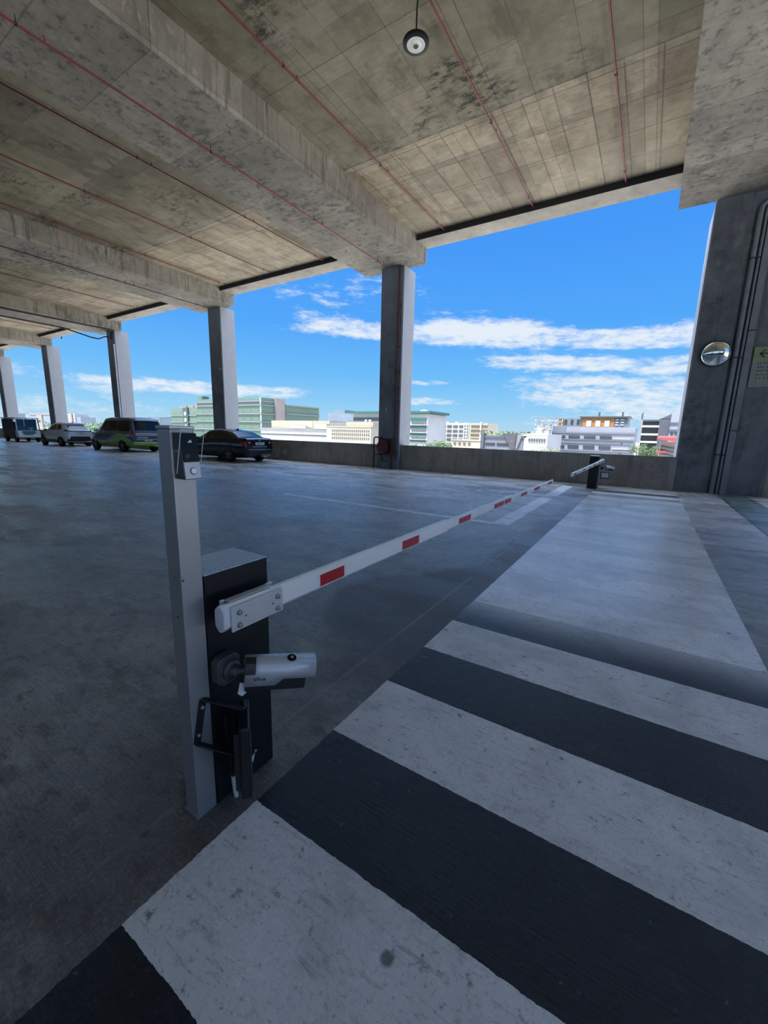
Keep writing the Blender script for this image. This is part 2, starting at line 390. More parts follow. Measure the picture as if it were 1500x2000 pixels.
def text_part(name, s, size, m, parent, origin, xdir, ydir, align='LEFT', ex=.0006, sx=1.):
    cu = bpy.data.curves.new(name, 'FONT'); cu.body = s; cu.size = size; cu.extrude = ex; cu.align_x = align
    tmp = bpy.data.objects.new(name + '_tmp', cu); COL.objects.link(tmp)
    dg = bpy.context.evaluated_depsgraph_get(); dg.update()
    me = bpy.data.meshes.new_from_object(tmp.evaluated_get(dg))
    bpy.data.objects.remove(tmp); bpy.data.curves.remove(cu)
    x = Vector(xdir).normalized(); y = Vector(ydir).normalized(); z = x.cross(y)
    o0 = ORG.get(parent.name, Vector()) if parent else Vector(); og = Vector(origin) - o0
    for v in me.vertices: v.co = og + x * v.co.x * sx + y * v.co.y + z * v.co.z
    me.materials.clear(); me.materials.append(m)
    ob = bpy.data.objects.new(name, me); COL.objects.link(ob)
    if parent: ob.parent = parent
    return ob

# ------------------------------------------------------------------ camera
H = 1.43
cx = Vector((.84226378, .53850576, .02456144)); cy = Vector((.12300025, -.14762127, -.98136583)); cz = Vector((-.52484537, .82958996, -.1905724))
cam = bpy.data.objects.new('camera', bpy.data.cameras.new('camera')); COL.objects.link(cam)
mt = Matrix((cx, -cy, -cz)).transposed().to_4x4(); mt.translation = (0, 0, H)
cam.matrix_world = mt
cam.data.sensor_width = 36; cam.data.sensor_fit = 'AUTO'; cam.data.lens = 798 / 2000 * 36
cam.data.clip_start = .02; cam.data.clip_end = 3000
sc.camera = cam

# ------------------------------------------------------------------ setting: deck, roof, beams, columns, walls
XL, XR, YB, YF = -74., 9., -15., 14.29
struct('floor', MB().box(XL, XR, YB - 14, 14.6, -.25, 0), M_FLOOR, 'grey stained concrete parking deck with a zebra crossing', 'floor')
struct('ceiling', MB().box(XL, XR, YB, 14.46, 8.13, 8.45), M_CEIL, 'stained bare concrete slab overhead with formwork joints', 'ceiling')
COLX = [-9.27, -19.95, -30.68, -41.3, -51.95]
BEAMS = [(-.1, 2.5), (-10.2, -7.6), (-20.95, -18.33), (-32.0, -29.45), (-42.85, -40.2), (-53.4, -50.8), (-64, -61.4)]
SP_B = ['nearest the viewer, above the grey wall', 'second, resting on the column with the red riser pipe', 'third, above the column behind the dark sedan',
        'fourth, with a dark pipe along its lower edge', 'fifth, above the column behind the white car', 'sixth, above the far left column', 'last, at the far end of the deck']
for (a, b_), t_ in zip(BEAMS, SP_B):
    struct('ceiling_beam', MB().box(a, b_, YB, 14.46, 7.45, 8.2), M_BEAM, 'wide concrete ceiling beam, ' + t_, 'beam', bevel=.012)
SP_E = ['over the opening beside the grey wall', 'over the opening behind the dark sedan', 'over the opening behind the van', 'over the opening behind the white car', 'over the opening behind the buggy', 'over the last opening at the far left']
for i in range(len(BEAMS) - 1):
    struct('edge_beam', MB().box(BEAMS[i + 1][1], BEAMS[i][0], 13.68, 14.46, 7.97, 8.2), M_EDGE, 'shallow concrete edge beam ' + SP_E[i], 'beam')
M_SHADESTRIP = mat('black_shade_strip', (.012, .012, .014), .7)  # painted shade: dark strip over the edge beam's inner face
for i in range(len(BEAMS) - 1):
    struct('trim_%d' % (i + 2), MB().box(BEAMS[i + 1][1] + .002, BEAMS[i][0] - .002, 13.655, 13.68, 7.955, 8.131), M_SHADESTRIP, 'black strip of painted shade inside the edge beam ' + SP_E[i], 'trim')
SP_C = ['with a red riser pipe up its front', 'standing behind the dark sedan', 'standing behind the van, with a pale conduit on its side', 'standing behind the white car', 'at the far left behind the buggy']
for x, t_ in zip(COLX, SP_C):
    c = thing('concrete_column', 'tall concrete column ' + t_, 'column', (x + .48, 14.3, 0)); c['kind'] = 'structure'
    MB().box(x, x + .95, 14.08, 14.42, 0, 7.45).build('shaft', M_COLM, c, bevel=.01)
    f = MB().box(x + .952, x + .97, 14.12, 14.95, .97, 7.45).build('white_face', M_PAINTW, c); f['label'] = 'white painted side face'
    MB().box(x, x + .95, 14.42, 14.95, .0, 7.45).build('outer_shaft', M_PAINTW, c)
struct('wall_back', MB().box(XL, .74, 14.30, 14.46, -.2, .955), M_PARA, 'low stained concrete parapet along the open side', 'parapet', bevel=.008)
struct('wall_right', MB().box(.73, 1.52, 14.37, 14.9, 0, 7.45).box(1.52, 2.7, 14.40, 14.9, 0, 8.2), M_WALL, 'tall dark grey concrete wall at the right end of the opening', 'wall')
struct('trim_1', MB().box(.705, .729, 14.47, 15.9, -2, 7.45), M_PAINTW, 'narrow white painted edge of the grey wall', 'trim')
struct('wall_outer', MB().box(2.705, XR, 14.42, 14.6, -.2, .955), M_PARA, 'low parapet beyond the grey wall', 'parapet')
struct('wall_far', MB().box(XL - .3, XL, YB, 14.46, 0, 8.2), M_WALL)
struct('wall_rear', MB().box(XL, XR, YB - .4, YB, 0, 3.4).box(XL, XR, YB - .4, YB, 6.9, 8.45), M_WALL)
for k, x in enumerate((-70, -58, -46, -34, -22, -10, 2)):
    struct('rear_column', MB().box(x, x + .9, YB - .4, YB, 3.4, 6.9), M_COLM)
struct('wall_end', MB().box(XR, XR + .3, 9., 14.9, 0, 8.45).box(XR, XR + .3, YB, -8., 0, 8.2), M_WALL)

# painted letters on the deck
M_LET = mat('faded_white_paint', (.34, .35, .36), .5, var=.25, vs=9)
lt_ = text_part('road_marking', 'BUS', 1.02, M_LET, None, (-2.98, 8.62, .002), (0, 1, 0), (-1, 0, 0), sx=1.15)
tag(lt_, 'faded white painted letters on the deck behind the boom', 'road marking', kind='structure')

# ------------------------------------------------------------------ near barrier gate
def hexbolt(mb, c, axis, r, h):
    mb.lathe(c, axis, [(r * 1.35, 0), (r * 1.35, h * .25)], 16); mb.lathe(Vector(c) + Vector(axis).normalized() * h * .25, axis, [(r, 0), (r, h * .7), (r * .8, h * .8)], 6)
gate = thing('boom_barrier', 'black barrier cabinet with a long white boom lowered beside the zebra crossing', 'boom barrier', (-1.34, .97, 0))
MB().box(-1.444, -1.2335, .800, 1.08, .0, .928).build('cabinet', M_BLACKP, gate, bevel=.004)
p = MB().box(-1.444, -1.2335, .800, 1.08, .928, .932).build('cabinet_lid', M_CABTOP, gate, bevel=.001); p['label'] = 'textured lid coloured with sky sheen'
MB().box(-1.2336, -1.2325, .806, .808, .02, .92).build('cabinet_door_edge', M_BLACK, gate)
b_ = MB().tube([(-1.231, .965, .80), (-1.165, .965, .80)], .028, 20).build('pivot_shaft', M_BOLT, gate, smooth=True)
XB = -1.14
def boom_pt(y): return .801 + (.779 - .801) * (y - .79) / 5.66
def octa(w, h, k):   # rounded octagon section in XZ
    return [(-w, -h + k), (-w + k, -h), (w - k, -h), (w, -h + k), (w, h - k), (w - k, h), (-w + k, h), (-w, h - k)]
def loft(mb, sec, stations, x0):
    n = len(sec[0]); vs = []
    for sct, (y, z) in zip(sec, stations): vs += [(x0 + a, y, z + b) for a, b in sct]
    m_ = len(stations)
    fs = [(i * n + k, i * n + (k + 1) % n, (i + 1) * n + (k + 1) % n, (i + 1) * n + k) for i in range(m_ - 1) for k in range(n)]
    fs += [tuple(range(n - 1, -1, -1)), tuple(range((m_ - 1) * n, m_ * n))]
    return mb.add(vs, fs)
boom = loft(MB(), [octa(.024, .046, .016)] * 2, [(.80, boom_pt(.8)), (2.62, boom_pt(2.62))], XB).build('boom', M_BOOM, gate, bevel=.003)
loft(MB(), [octa(.020, .037, .013)] * 2, [(2.6, boom_pt(2.6)), (4.3, boom_pt(4.3))], XB).build('boom_extension', M_BOOM, boom, bevel=.003)
loft(MB(), [octa(.017, .031, .011)] * 2, [(4.28, boom_pt(4.28)), (6.43, boom_pt(6.43))], XB).build('boom_tip', M_BOOM, boom, bevel=.003)
loft(MB(), [octa(.0185, .033, .012)] * 2, [(6.42, boom_pt(6.42)), (6.46, boom_pt(6.46))], XB).build('tip_cap', M_CAPW, boom, bevel=.006)
loft(MB(), [octa(.0262, .049, .020)] * 2, [(.785, boom_pt(.785)), (.812, boom_pt(.81))], XB).build('end_cap', M_CAPW, boom, bevel=.006)
rng = [(1.28, 1.415, .046, .024), (2.07, 2.29, .046, .024), (2.99, 3.21, .037, .020), (3.86, 4.12, .037, .020), (4.14, 4.27, .031, .0172), (4.70, 4.98, .031, .017), (5.48, 5.80, .031, .017), (6.20, 6.40, .031, .017)]
rng = [(1.265, 1.43, .046, .024), (1.97, 2.17, .046, .024), (2.82, 3.06, .037, .020), (3.66, 3.95, .037, .020), (3.98, 4.2, .037, .0202), (4.62, 4.88, .031, .017), (5.25, 5.55, .031, .017), (6.08, 6.36, .031, .017)]
for a, b2, hh, ww in rng:
    z1 = boom_pt((a + b2) / 2); q = hh * .56
    wp = MB().box(XB + ww, XB + ww + .0008, a - .012, b2 + .012, z1 - q - .003, z1 + q + .003).build('tape_backing', M_WHITE, boom)
    MB().box(XB + ww + .0008, XB + ww + .0016, a, b2, z1 - q, z1 + q).build('red_reflector', M_RED, boom)
# clamp: two U-plates around the root of the boom
pl = MB(); zc = boom_pt(.93)
pl.box(XB + .0245, XB + .031, .812, 1.043, zc - .050, zc + .040)
pl.box(XB - .034, XB - .0245, .812, 1.043, zc - .050, zc + .052)
pl.box(XB - .034, XB + .004, .825, 1.01, zc + .049, zc + .052)
clamp = pl.build('clamp_plate', M_PLATE, gate, bevel=.003)
for yy in (.842, 1.015):
    for zz in (-.028, .018):
        hb = MB(); hexbolt(hb, (XB + .031, yy, zc + zz - .004), (1, 0, 0), .0075, .011); hb.build('bolt', M_BOLT, clamp, smooth=True)
    MB().lathe((XB + .031, yy + (.028 if yy < .9 else -.022), zc - .008), (1, 0, 0), [(.0035, 0), (.0035, .0006)], 12).build('hole', M_BLACK, clamp)
st = MB().prism([(-1.2305, .98, .105), (-1.2305, .97, .07), (-1.2305, .945, .045), (-1.2305, .915, .015), (-1.2305, .918, .04), (-1.2305, .945, .075)], (.002, 0, 0)).build('lamp_glint_patch', M_WHITE, gate)  # white patch stands in for sky reflected in the flood lamp glass
st['label'] = 'white patch painting the flood lamp glint near the floor'
MB().lathe((-1.231, .978, .112), (1, 0, 0), [(.008, 0), (.008, .008), (.005, .012)], 12).build('lock_barrel', M_BOLT, gate)

# ------------------------------------------------------------------ aluminium post
post = thing('metal_post', 'tall brushed aluminium square post in front of the black barrier cabinet', 'post', (-1.272, .76, 0))
MB().box(-1.310, -1.236, .720, .797, .0, 1.425).build('post_body', M_STEEL, post, bevel=.0025)
MB().box(-1.313, -1.233, .717, .800, 1.425, 1.436).build('post_cap', M_STEELCAP, post, bevel=.002)
for q in ((-1.30, .94), (-1.30, .80)):
    MB().lathe((q[0] + .03, .720, q[1]), (0, -1, 0), [(.004, 0), (.004, .0015), (.002, .003)], 12).build('screw', M_CAMD, post)
MB().lathe((-1.2355, .726, .935), (1, 0, 0), [(.004, 0), (.004, .002), (.002, .003)], 12).build('screw', M_CAMD, post)
MB().box(-1.318, -1.236, .716, .722, .0, .012).build('base_flange', M_STEELCAP, post)

# ------------------------------------------------------------------ intercom
ic = thing('intercom', 'small black and silver intercom panel under a clear hood on the aluminium post', 'intercom', (-1.236, .76, 1.345))
def slab(y0, y1, za, zb, xa, xb, x0=-1.2355):
    return MB().add([(x0, y0, za), (x0, y1, za), (x0, y1, zb), (x0, y0, zb), (xa, y0, za), (xa, y1, za), (xb, y1, zb), (xb, y0, zb)],
                    [(0, 1, 2, 3), (4, 7, 6, 5), (0, 4, 5, 1), (1, 5, 6, 2), (2, 6, 7, 3), (3, 7, 4, 0)])
slab(.727, .784, 1.272, 1.414, -1.186, -1.203).build('housing', M_CAMD, ic, bevel=.002)
def icx(z): return -1.186 + (-1.203 + 1.186) * (z - 1.272) / .142
slab(.729, .782, 1.327, 1.412, icx(1.327) + .003, icx(1.412) + .003, icx(1.37) - .003).build('display', M_GBLACK, ic, bevel=.0015)
slab(.729, .782, 1.274, 1.3255, icx(1.274) + .003, icx(1.3255) + .003, icx(1.3) - .003).build('lower_plate', M_CAMG, ic, bevel=.001)
nx = Vector((1, 0, .12)).normalized()
bt = Vector((icx(1.298) + .003, .757, 1.298))
MB().lathe(bt, nx, [(.0115, 0), (.0115, .0012), (.0105, .0016)], 24).build('button_ring', M_CAMD, ic)
MB().lathe(bt, nx, [(.0098, 0), (.0098, .003), (.0085, .0042)], 24).build('button', M_PLATE, ic, smooth=True)
lx = icx(1.388) + .0032
MB().prism([(lx + .0005, .748, 1.385), (lx + .0005, .764, 1.3855), (lx - .0004, .760, 1.394)], (.0006, 0, 0)).build('white_mark', M_WHITE, ic)
MB().lathe((icx(1.345) + .0025, .744, 1.345), nx, [(.008, 0), (.008, .0015), (.005, .002)], 20).build('camera_eye', M_BLACK, ic)
hd = MB()
hd.quad((-1.2355, .718, 1.292), (-1.2355, .718, 1.424), (-1.176, .718, 1.424), (-1.212, .718, 1.292))
hd.quad((-1.2355, .795, 1.292), (-1.2355, .795, 1.424), (-1.176, .795, 1.424), (-1.212, .795, 1.292))
hd.quad((-1.2355, .718, 1.424), (-1.2355, .795, 1.424), (-1.176, .795, 1.424), (-1.176, .718, 1.424))
hood = hd.build('rain_hood', M_CLEAR, ic)
sol = hood.modifiers.new('thick', 'SOLIDIFY'); sol.thickness = .0015
rm = MB()
for y in (.718, .795): rm.tube([(-1.234, y, 1.29), (-1.234, y, 1.424), (-1.176, y, 1.424), (-1.212, y, 1.29)], .0011, 6)
for x in (-1.234, -1.176): rm.tube([(x, .718, 1.424), (x, .795, 1.424)], .0011, 6)
rm.build('hood_rim', M_EDGEP, hood)

# ------------------------------------------------------------------ bullet camera
def bullet_camera(label, place=None, mirror=False):
    c = thing('security_camera', label, 'security camera', (-1.231, .85, .575))
    def oct_yz(y0, y1, z0, z1, k, x):
        return [(x, y0 + k, z0), (x, y1 - k, z0), (x, y1, z0 + k), (x, y1, z1 - k), (x, y1 - k, z1), (x, y0 + k, z1), (x, y0, z1 - k), (x, y0, z0 + k)]
    MB().prism(oct_yz(.801, .897, .512, .622, .018, -1.231), (.045, 0, 0)).build('mount_box', M_CAMD, c, bevel=.006, seg=3)
    MB().prism(oct_yz(.808, .890, .519, .615, .018, -1.186), (.004, 0, 0)).build('mount_cover', M_CAMD, c, bevel=.002)
    e = Vector((-1.12, .868, .583))
    jb = Vector((-1.182, .851, .568))
    d = (e - jb).normalized()
    MB().lathe(jb, (1, 0, 0), [(.036, 0), (.036, .008), (.030, .014), (.027, .018)], 28).build('ball_socket', M_CAMD, c, smooth=True)
    MB().lathe(jb + Vector((.012, 0, 0)), d, [(.024, 0), (.024, .022), (.017, .03), (.015, .062)], 24).build('swivel_arm', M_CAMD, c, smooth=True)
    # body axis
    u = Vector((.58, .81, -.155)).normalized(); s_ = Vector((.80, -.60, 0)).normalized(); v = s_.cross(u) * 1.
    if v.z < 0: v = -v
    o = Vector((-1.113, .858, .598))     # rear centre of the sun shield
    def P(a, l, h): return o + u * a + s_ * l + v * h
    # sun shield: arched shell section, shorter skirt towards the front
    arc = [(-.043, -.048), (-.043, -.004), (-.040, .014), (-.031, .028), (-.016, .036), (0, .038), (.016, .036), (.031, .028), (.040, .014), (.043, -.004), (.043, -.048)]
    L = .25
    sh = MB(); st_ = [(0, -.048), (.05, -.048), (.105, -.048), (.135, -.024), (L, -.026)]
    vs = []; n = len(arc)
    for a, lo in st_:
        for l, h in arc: vs.append(P(a, l, max(h, lo) if h <= -.03 else h))
    inner = []
    fs = [(i * n + k, i * n + k + 1, (i + 1) * n + k + 1, (i + 1) * n + k) for i in range(len(st_) - 1) for k in range(n - 1)]
    sh.add(vs, fs)
    shield = sh.build('sun_shield', M_CAMG, c, smooth=True)
    sm = shield.modifiers.new('thick', 'SOLIDIFY'); sm.thickness = .0035; sm.offset = 1
    # black body below the shield
    bd = MB(); sec = [(-.036, -.070), (-.030, -.076), (.030, -.076), (.036, -.070), (.036, .018), (.026, .028), (-.026, .028), (-.036, .018)]
    vs = [P(a, l, h) for a in (.006, .205, .218) for l, h in ([(x * .9 if a > .23 else x, y * .9 if a > .23 else y) for x, y in sec])]
    n = 8
    bd.add(vs, [(i * n + k, i * n + (k + 1) % n, (i + 1) * n + (k + 1) % n, (i + 1) * n + k) for i in range(2) for k in range(n)] + [tuple(range(n)), tuple(range(2 * n, 3 * n))])
    body = bd.build('camera_body', M_BLACK, c, bevel=.002)
    MB().lathe(P(.218, 0, -.015), u, [(.024, 0), (.024, .006), (.020, .008)], 24).build('lens', M_GBLACK, body, smooth=True)
    # dark grille at the rear of the shield, screw recess and maker's name on the side
    ga = [(.008, .0425), (.019, .0405), (.0345, .0318), (.0445, .0158), (.0478, -.003)]
    gq = MB().add([P(a, l, h) for a in (-.003, .034) for l, h in ga] + [P(a, l * .92, h * .92 - .001) for a in (-.003, .034) for l, h in ga],
                  [(i, i + 1, i + 6, i + 5) for i in range(4)] + [(10 + i, 15 + i, 16 + i, 11 + i) for i in range(4)] + [(5 + i, 6 + i, 16 + i, 15 + i) for i in range(4)] + [(i, 10 + i, 11 + i, i + 1) for i in range(4)]).build('rear_grille', M_BLACK, c)
    nrm = (s_ * .28 + v * .96).normalized()
    MB().lathe(P(.160, .0150, .0395), nrm, [(.0165, 0), (.0165, .0012), (.014, .0016)], 24).build('screw_recess', M_GBLACK, c)
    MB().lathe(P(.160, .0150, .0405), nrm, [(.006, 0), (.006, .0022), (.004, .003)], 12).build('recess_screw', M_BOLT, c)
    tx = text_part('maker_name', 'alhua', .020, M_BLACK, c, P(.030, .0472, -.026), u, v)
    tg = MB().prism([P(-.012, .02, -.045), P(.012, .02, -.048), P(.014, .02, -.085), P(.002, .02, -.098), P(-.014, .02, -.088)], s_ * .004).build('hanging_tag', M_WHITE, c, bevel=.001)
    tg['label'] = 'white tag hanging below the camera'
    return c
cam1 = bullet_camera('silver bullet camera with a black body on the near barrier cabinet')

# ------------------------------------------------------------------ flood light on a U bracket
def flood(label):
    c = thing('flood_light', label, 'flood light', (-1.236, .75, .30))
    br = MB()
    t0 = Vector((-1.232, .766, .478)); t1 = Vector((-1.232, .733, .318))
    t0.x = t1.x = -1.2318; ax = (t1 - t0).normalized(); sd = Vector((1, 0, 0)).cross(ax).normalized()
    br.obox((t0 + t1) / 2, ax, sd, (1, 0, 0), (t1 - t0).length / 2, .013, .003)
    hu = Vector((.62, .78, 0)).normalized()
    a1 = t0 + Vector((.105, .085, -.045)); a2 = t1 + Vector((.105, .105, -.075))
    for p0, p1 in ((t0, a1), (t1, a2)):
        dd = (p1 - p0).normalized(); w_ = dd.cross(ax).normalized()
        br.obox((p0 + p1) / 2, dd, w_, dd.cross(w_), (p1 - p0).length / 2 + .004, .013, .0028)
    bo = br.build('bracket', mat('black_bracket_steel', (.02, .021, .023), .45, .3), c, bevel=.001)
    for k in (.18, .8):
        hb = MB(); hexbolt(hb, t0.lerp(t1, k) + Vector((.003, 0, 0)), (1, 0, 0), .006, .007); hb.build('bolt', M_BOLT, bo, smooth=True)
    wd = Vector((.78, -.62, 0)).normalized()
    up = Vector((0, 0, 1))
    ctr = Vector((-1.125, .855, .265))
    lb = MB().obox(ctr, wd, hu, up, .085, .018, .145).build('lamp_body', M_BLACK, c, bevel=.008, seg=3)
    fn = MB()
    for k in range(9):
        fn.obox(ctr - hu * .027 + wd * (-.064 + k * .016), wd, hu, up, .0022, .010, .115)
    fn.build('cooling_fins', M_BLACK, lb)
    MB().obox(ctr + hu * .0195, wd, hu, up, .072, .002, .128).build('glass_front', mat('flood_glass', (.06, .065, .07), .2, 0, .5), lb)
    hk = MB(); hk.tube([a1, a1 + Vector((.0, .012, .0)), a1 + Vector((0, .012, .03))], .006, 8); hk.build('knob', M_CAMD, c, smooth=True)
    return c
fl1 = flood('black flood light on a U bracket low on the aluminium post')

cd = thing('cable_conduit', 'short white conduit with a black cable rising from the deck beside the cabinet', 'conduit', (-1.205, .862, 0))
MB().tube([(-1.208, .866, -.01), (-1.203, .856, .05), (-1.20, .850, .11)], .0085, 14).build('conduit', M_PVC, cd, smooth=True)
MB().tube([(-1.20, .850, .10), (-1.199, .846, .17), (-1.20, .84, .26), (-1.205, .835, .33), (-1.20, .83, .38)], .0055, 8).build('cable', M_RUBBER, cd, smooth=True)

# ------------------------------------------------------------------ far barrier gate (mirrored set at the parapet)
far = thing('boom_barrier', 'black barrier cabinet by the parapet with its boom pointing towards the viewer', 'boom barrier', (-1.24, 13.22, 0))
MB().box(-1.362, -1.122, 13.10, 13.345, 0, .922).build('cabinet', M_BLACKP, far, bevel=.004)
MB().box(-1.364, -1.120, 13.098, 13.347, .918, .934).build('cabinet_lid', mat('pale_lid', (.5, .5, .52), .35, .3), far, bevel=.003)
MB().tube([(-1.122, 13.22, .80), (-1.05, 13.22, .80)], .028, 16).build('pivot_shaft', M_BOLT, far, smooth=True)
XF = -1.035
fb = loft(MB(), [octa(.024, .046, .016)] * 2, [(13.36, .80), (11.4, .80)], XF).build('boom', M_BOOM, far, bevel=.003)
loft(MB(), [octa(.020, .040, .013)] * 2, [(11.42, .80), (9.6, .80)], XF).build('boom_extension', M_BOOM, fb, bevel=.003)
loft(MB(), [octa(.018, .036, .012)] * 2, [(9.62, .80), (7.55, .805)], XF).build('boom_tip', M_BOOM, fb, bevel=.003)
M_TAPEB = mat('dark_reflective_tape', (.05, .025, .03), .4)
for a, hh, ww in ((7.75, .036, .018), (8.9, .036, .018), (9.9, .04, .02), (10.6, .04, .02), (11.0, .04, .02), (11.9, .046, .024), (12.6, .046, .024)):
    MB().box(XF + ww, XF + ww + .001, a, a + .22, .80 - hh * .5, .80 + hh * .5).build('reflector', M_TAPEB, fb)
    MB().box(XF - ww - .001, XF - ww, a, a + .22, .80 - hh * .5, .80 + hh * .5).build('reflector', M_TAPEB, fb)
MB().box(XF - .034, XF - .0245, 13.13, 13.37, .75, .85).box(XF + .0245, XF + .031, 13.13, 13.37, .75, .84).build('clamp_plate', M_PLATE, far, bevel=.003)
loft(MB(), [octa(.0262, .049, .020)] * 2, [(13.37, .80), (13.395, .80)], XF).build('end_cap', M_CAPW, fb, bevel=.005)
fp = thing('metal_post', 'short aluminium post behind the barrier cabinet by the parapet', 'post', (-1.15, 13.45, 0))
MB().box(-1.19, -1.10, 13.41, 13.49, 0, .70).build('post_body', M_STEEL, fp, bevel=.003)
MB().box(-1.193, -1.097, 13.407, 13.493, .70, .71).build('post_cap', M_STEELCAP, fp)
def rebase(src, label, loc, rz, scale=None):
    r = copy_tree(src); r['label'] = label; r.location = loc; r.rotation_euler = (0, 0, rz); return r
rebase(cam1, 'small silver bullet camera on the short post by the parapet', (-1.06, 13.45, .60), -.85)
f2 = thing('flood_light', 'flood light with a pale glass face on the short post by the parapet', 'flood light', (-1.10, 13.45, .36))
MB().box(-1.098, -.99, 13.435, 13.465, .46, .468).build('bracket', M_CAMD, f2)
MB().box(-1.098, -1.02, 13.435, 13.465, .27, .278).build('bracket', M_CAMD, f2)
w2 = Vector((1, .18, 0)).normalized(); h2 = Vector((.18, -1, 0)).normalized()
c2 = Vector((-.955, 13.42, .375))
l2 = MB().obox(c2, w2, h2, (0, 0, 1), .118, .02, .098).build('lamp_body', M_BLACK, f2, bevel=.008)
MB().obox(c2 + h2 * .0205, w2, h2, (0, 0, 1), .092, .002, .068).build('glass_front', mat('flood_glass_pale', (.42, .46, .46), .2, 0, .5), l2)

# ------------------------------------------------------------------ sprinkler pipes
def sprinkler(x, z, y0, y1, label, m=M_REDPIPE, r=.019, top=8.13, hang=True):
    t = thing('sprinkler_pipe', label, 'pipe', (x, y1, z), 'red sprinkler pipes under the slab' if m is M_REDPIPE else None)
    MB().tube([(x, y0, z), (x, y1, z)], r, 10).build('pipe', m, t, smooth=True)
    MB().lathe((x, y1, z), (0, 1, 0), [(r * 1.25, -.05), (r * 1.25, 0), (r * .8, .012)], 10).build('end_cap', m, t, smooth=True)
    y = 13.1
    k = 0
    while hang and y > max(y0, -6):
        MB().tube([(x, y, top), (x, y, z)], .007, 6).lathe((x, y - .012, z), (0, 1, 0), [(r * 1.5, 0), (r * 1.5, .024)], 10).build('hanger', M_DPIPE, t)
        MB().tube([(x, y + .36, z), (x, y + .36, z + .07)], .012, 8).lathe((x, y + .36, z + .07), (0, 0, 1), [(.008, 0), (.018, .02), (.018, .024)], 8).build('sprinkler_head', m, t)
        if k % 2 == 0:
            MB().lathe((x, y - .9, z), (0, 1, 0), [(r * 1.2, 0), (r * 1.2, .07)], 10).build('coupling', m, t, smooth=True)
        y -= 3.3; k += 1
    return t
PL = [(-1.35, 8.06, 13.66, 'nearest the beam above the grey wall'), (-3.72, 8.06, 13.66, 'right of the hanging lamp'), (-6.57, 8.06, 13.66, 'close to the right side of the second beam'),
      (-11.72, 8.06, 13.55, 'just left of the second beam'), (-14.62, 8.06, 13.4, 'in the middle of the second bay'), (-17.65, 8.06, 13.2, 'hugging the beam above the dark sedan'),
      (-25.5, 8.06, 13.3, 'in the middle of the bay above the van'), (-36.6, 8.06, 13.3, 'in the bay above the white car')]
for x, z, y1, t_ in PL: sprinkler(x, z, YB + 1, y1, 'thin red sprinkler pipe under the slab, ' + t_)
sprinkler(-8.8, 7.33, YB + 1, 13.3, 'thin red sprinkler pipe under the beam that rests on the red riser column', top=7.45)
sprinkler(-19.35, 7.33, YB + 1, 13.6, 'thin dark pipe under the beam leading to the column behind the sedan', M_DRED, top=7.45)
dp = thing('drain_pipe', 'dark pipe along the lower edge of the beam above the van', 'pipe', (-29.4, 13.9, 7.4))
MB().tube([(-29.55, YB + 1, 7.38), (-29.55, 13.6, 7.38), (-29.6, 14.0, 7.36), (-29.95, 14.0, 7.30), (-29.95, 14.0, 6.9)], .045, 10).build('pipe', M_DPIPE, dp, smooth=True)
dq = thing('drain_pipe', 'dark pipe dipping below the slab to the column behind the van', 'pipe', (-31.4, 13.9, 7.2))
MB().tube([(-31.6, YB + 1, 7.36), (-31.6, 12.0, 7.36), (-31.75, 13.6, 7.12), (-31.5, 13.95, 7.05), (-30.7, 13.98, 7.12), (-30.45, 13.99, 7.1)], .04, 10).build('pipe', M_DPIPE, dq, smooth=True)
MB().lathe((-31.6, 6, 7.36), (0, 1, 0), [(.055, 0), (.055, .08)], 10).build('coupling', M_DPIPE, dq)
for y in (11.5, 8.2, 4.9, 1.6):
    MB().tube([(-31.6, y, 7.36), (-31.6, y, 7.455)], .01, 6).build('hanger', M_DPIPE, dq)
    MB().tube([(-29.55, y, 7.36), (-29.55, y, 7.455)], .01, 6).build('hanger', M_DPIPE, dp)

# conduit on the column behind the van
vc = thing('wall_conduit', 'pale vertical conduit on the column behind the van', 'conduit', (-29.62, 14.06, 0))
MB().tube([(-29.78, 14.05, .1), (-29.78, 14.05, 6.6)], .05, 8).build('conduit', mat('pale_conduit', (.55, .55, .6), .5), vc, smooth=True)

# riser and hose station at the first column
rp = thing('riser_pipe', 'thin dark red riser pipe up the front of the nearest concrete column', 'pipe', (-8.47, 14.0, 0))
MB().tube([(-8.44, 14.01, 1.15), (-8.44, 14.01, 7.44)], .03, 10).build('pipe', M_DRED, rp, smooth=True)
for z in (1.6, 3.1, 4.6, 6.1): MB().box(-8.50, -8.38, 14.035, 14.079, z, z + .04).build('clip', M_DRED, rp)
MB().box(-8.62, -8.33, 13.96, 14.03, 1.15, 1.2).build('elbow', M_DRED, rp, bevel=.02)
MB().tube([(-8.58, 13.99, 1.17), (-8.58, 13.99, .5), (-8.58, 13.99, 0)], .035, 10).build('down_pipe', M_DRED, rp, smooth=True)
MB().tube([(-8.40, 13.99, 1.17), (-8.40, 13.99, .42)], .03, 10).tube([(-8.62, 13.97, .62), (-8.3, 13.97, .62)], .03, 10).build('branch_pipe', M_DRED, rp, smooth=True)
hr = thing('fire_hose_reel', 'dark red fire hose reel at the foot of the nearest concrete column', 'hose reel', (-8.85, 14.0, 0))
MB().lathe((-8.95, 14.06, .88), (0, -1, 0), [(.27, 0), (.27, .02), (.17, .03), (.17, .13), (.27, .14), (.27, .16)], 28).build('drum', M_DRED, hr, smooth=True)
MB().lathe((-8.95, 14.02, .88), (0, -1, 0), [(.22, 0), (.245, .03), (.245, .06), (.22, .09)], 28).build('hose', M_RUBBER, hr, smooth=True)
MB().box(-9.22, -8.68, 14.03, 14.075, .55, 1.2).build('backboard', M_DRED, hr)
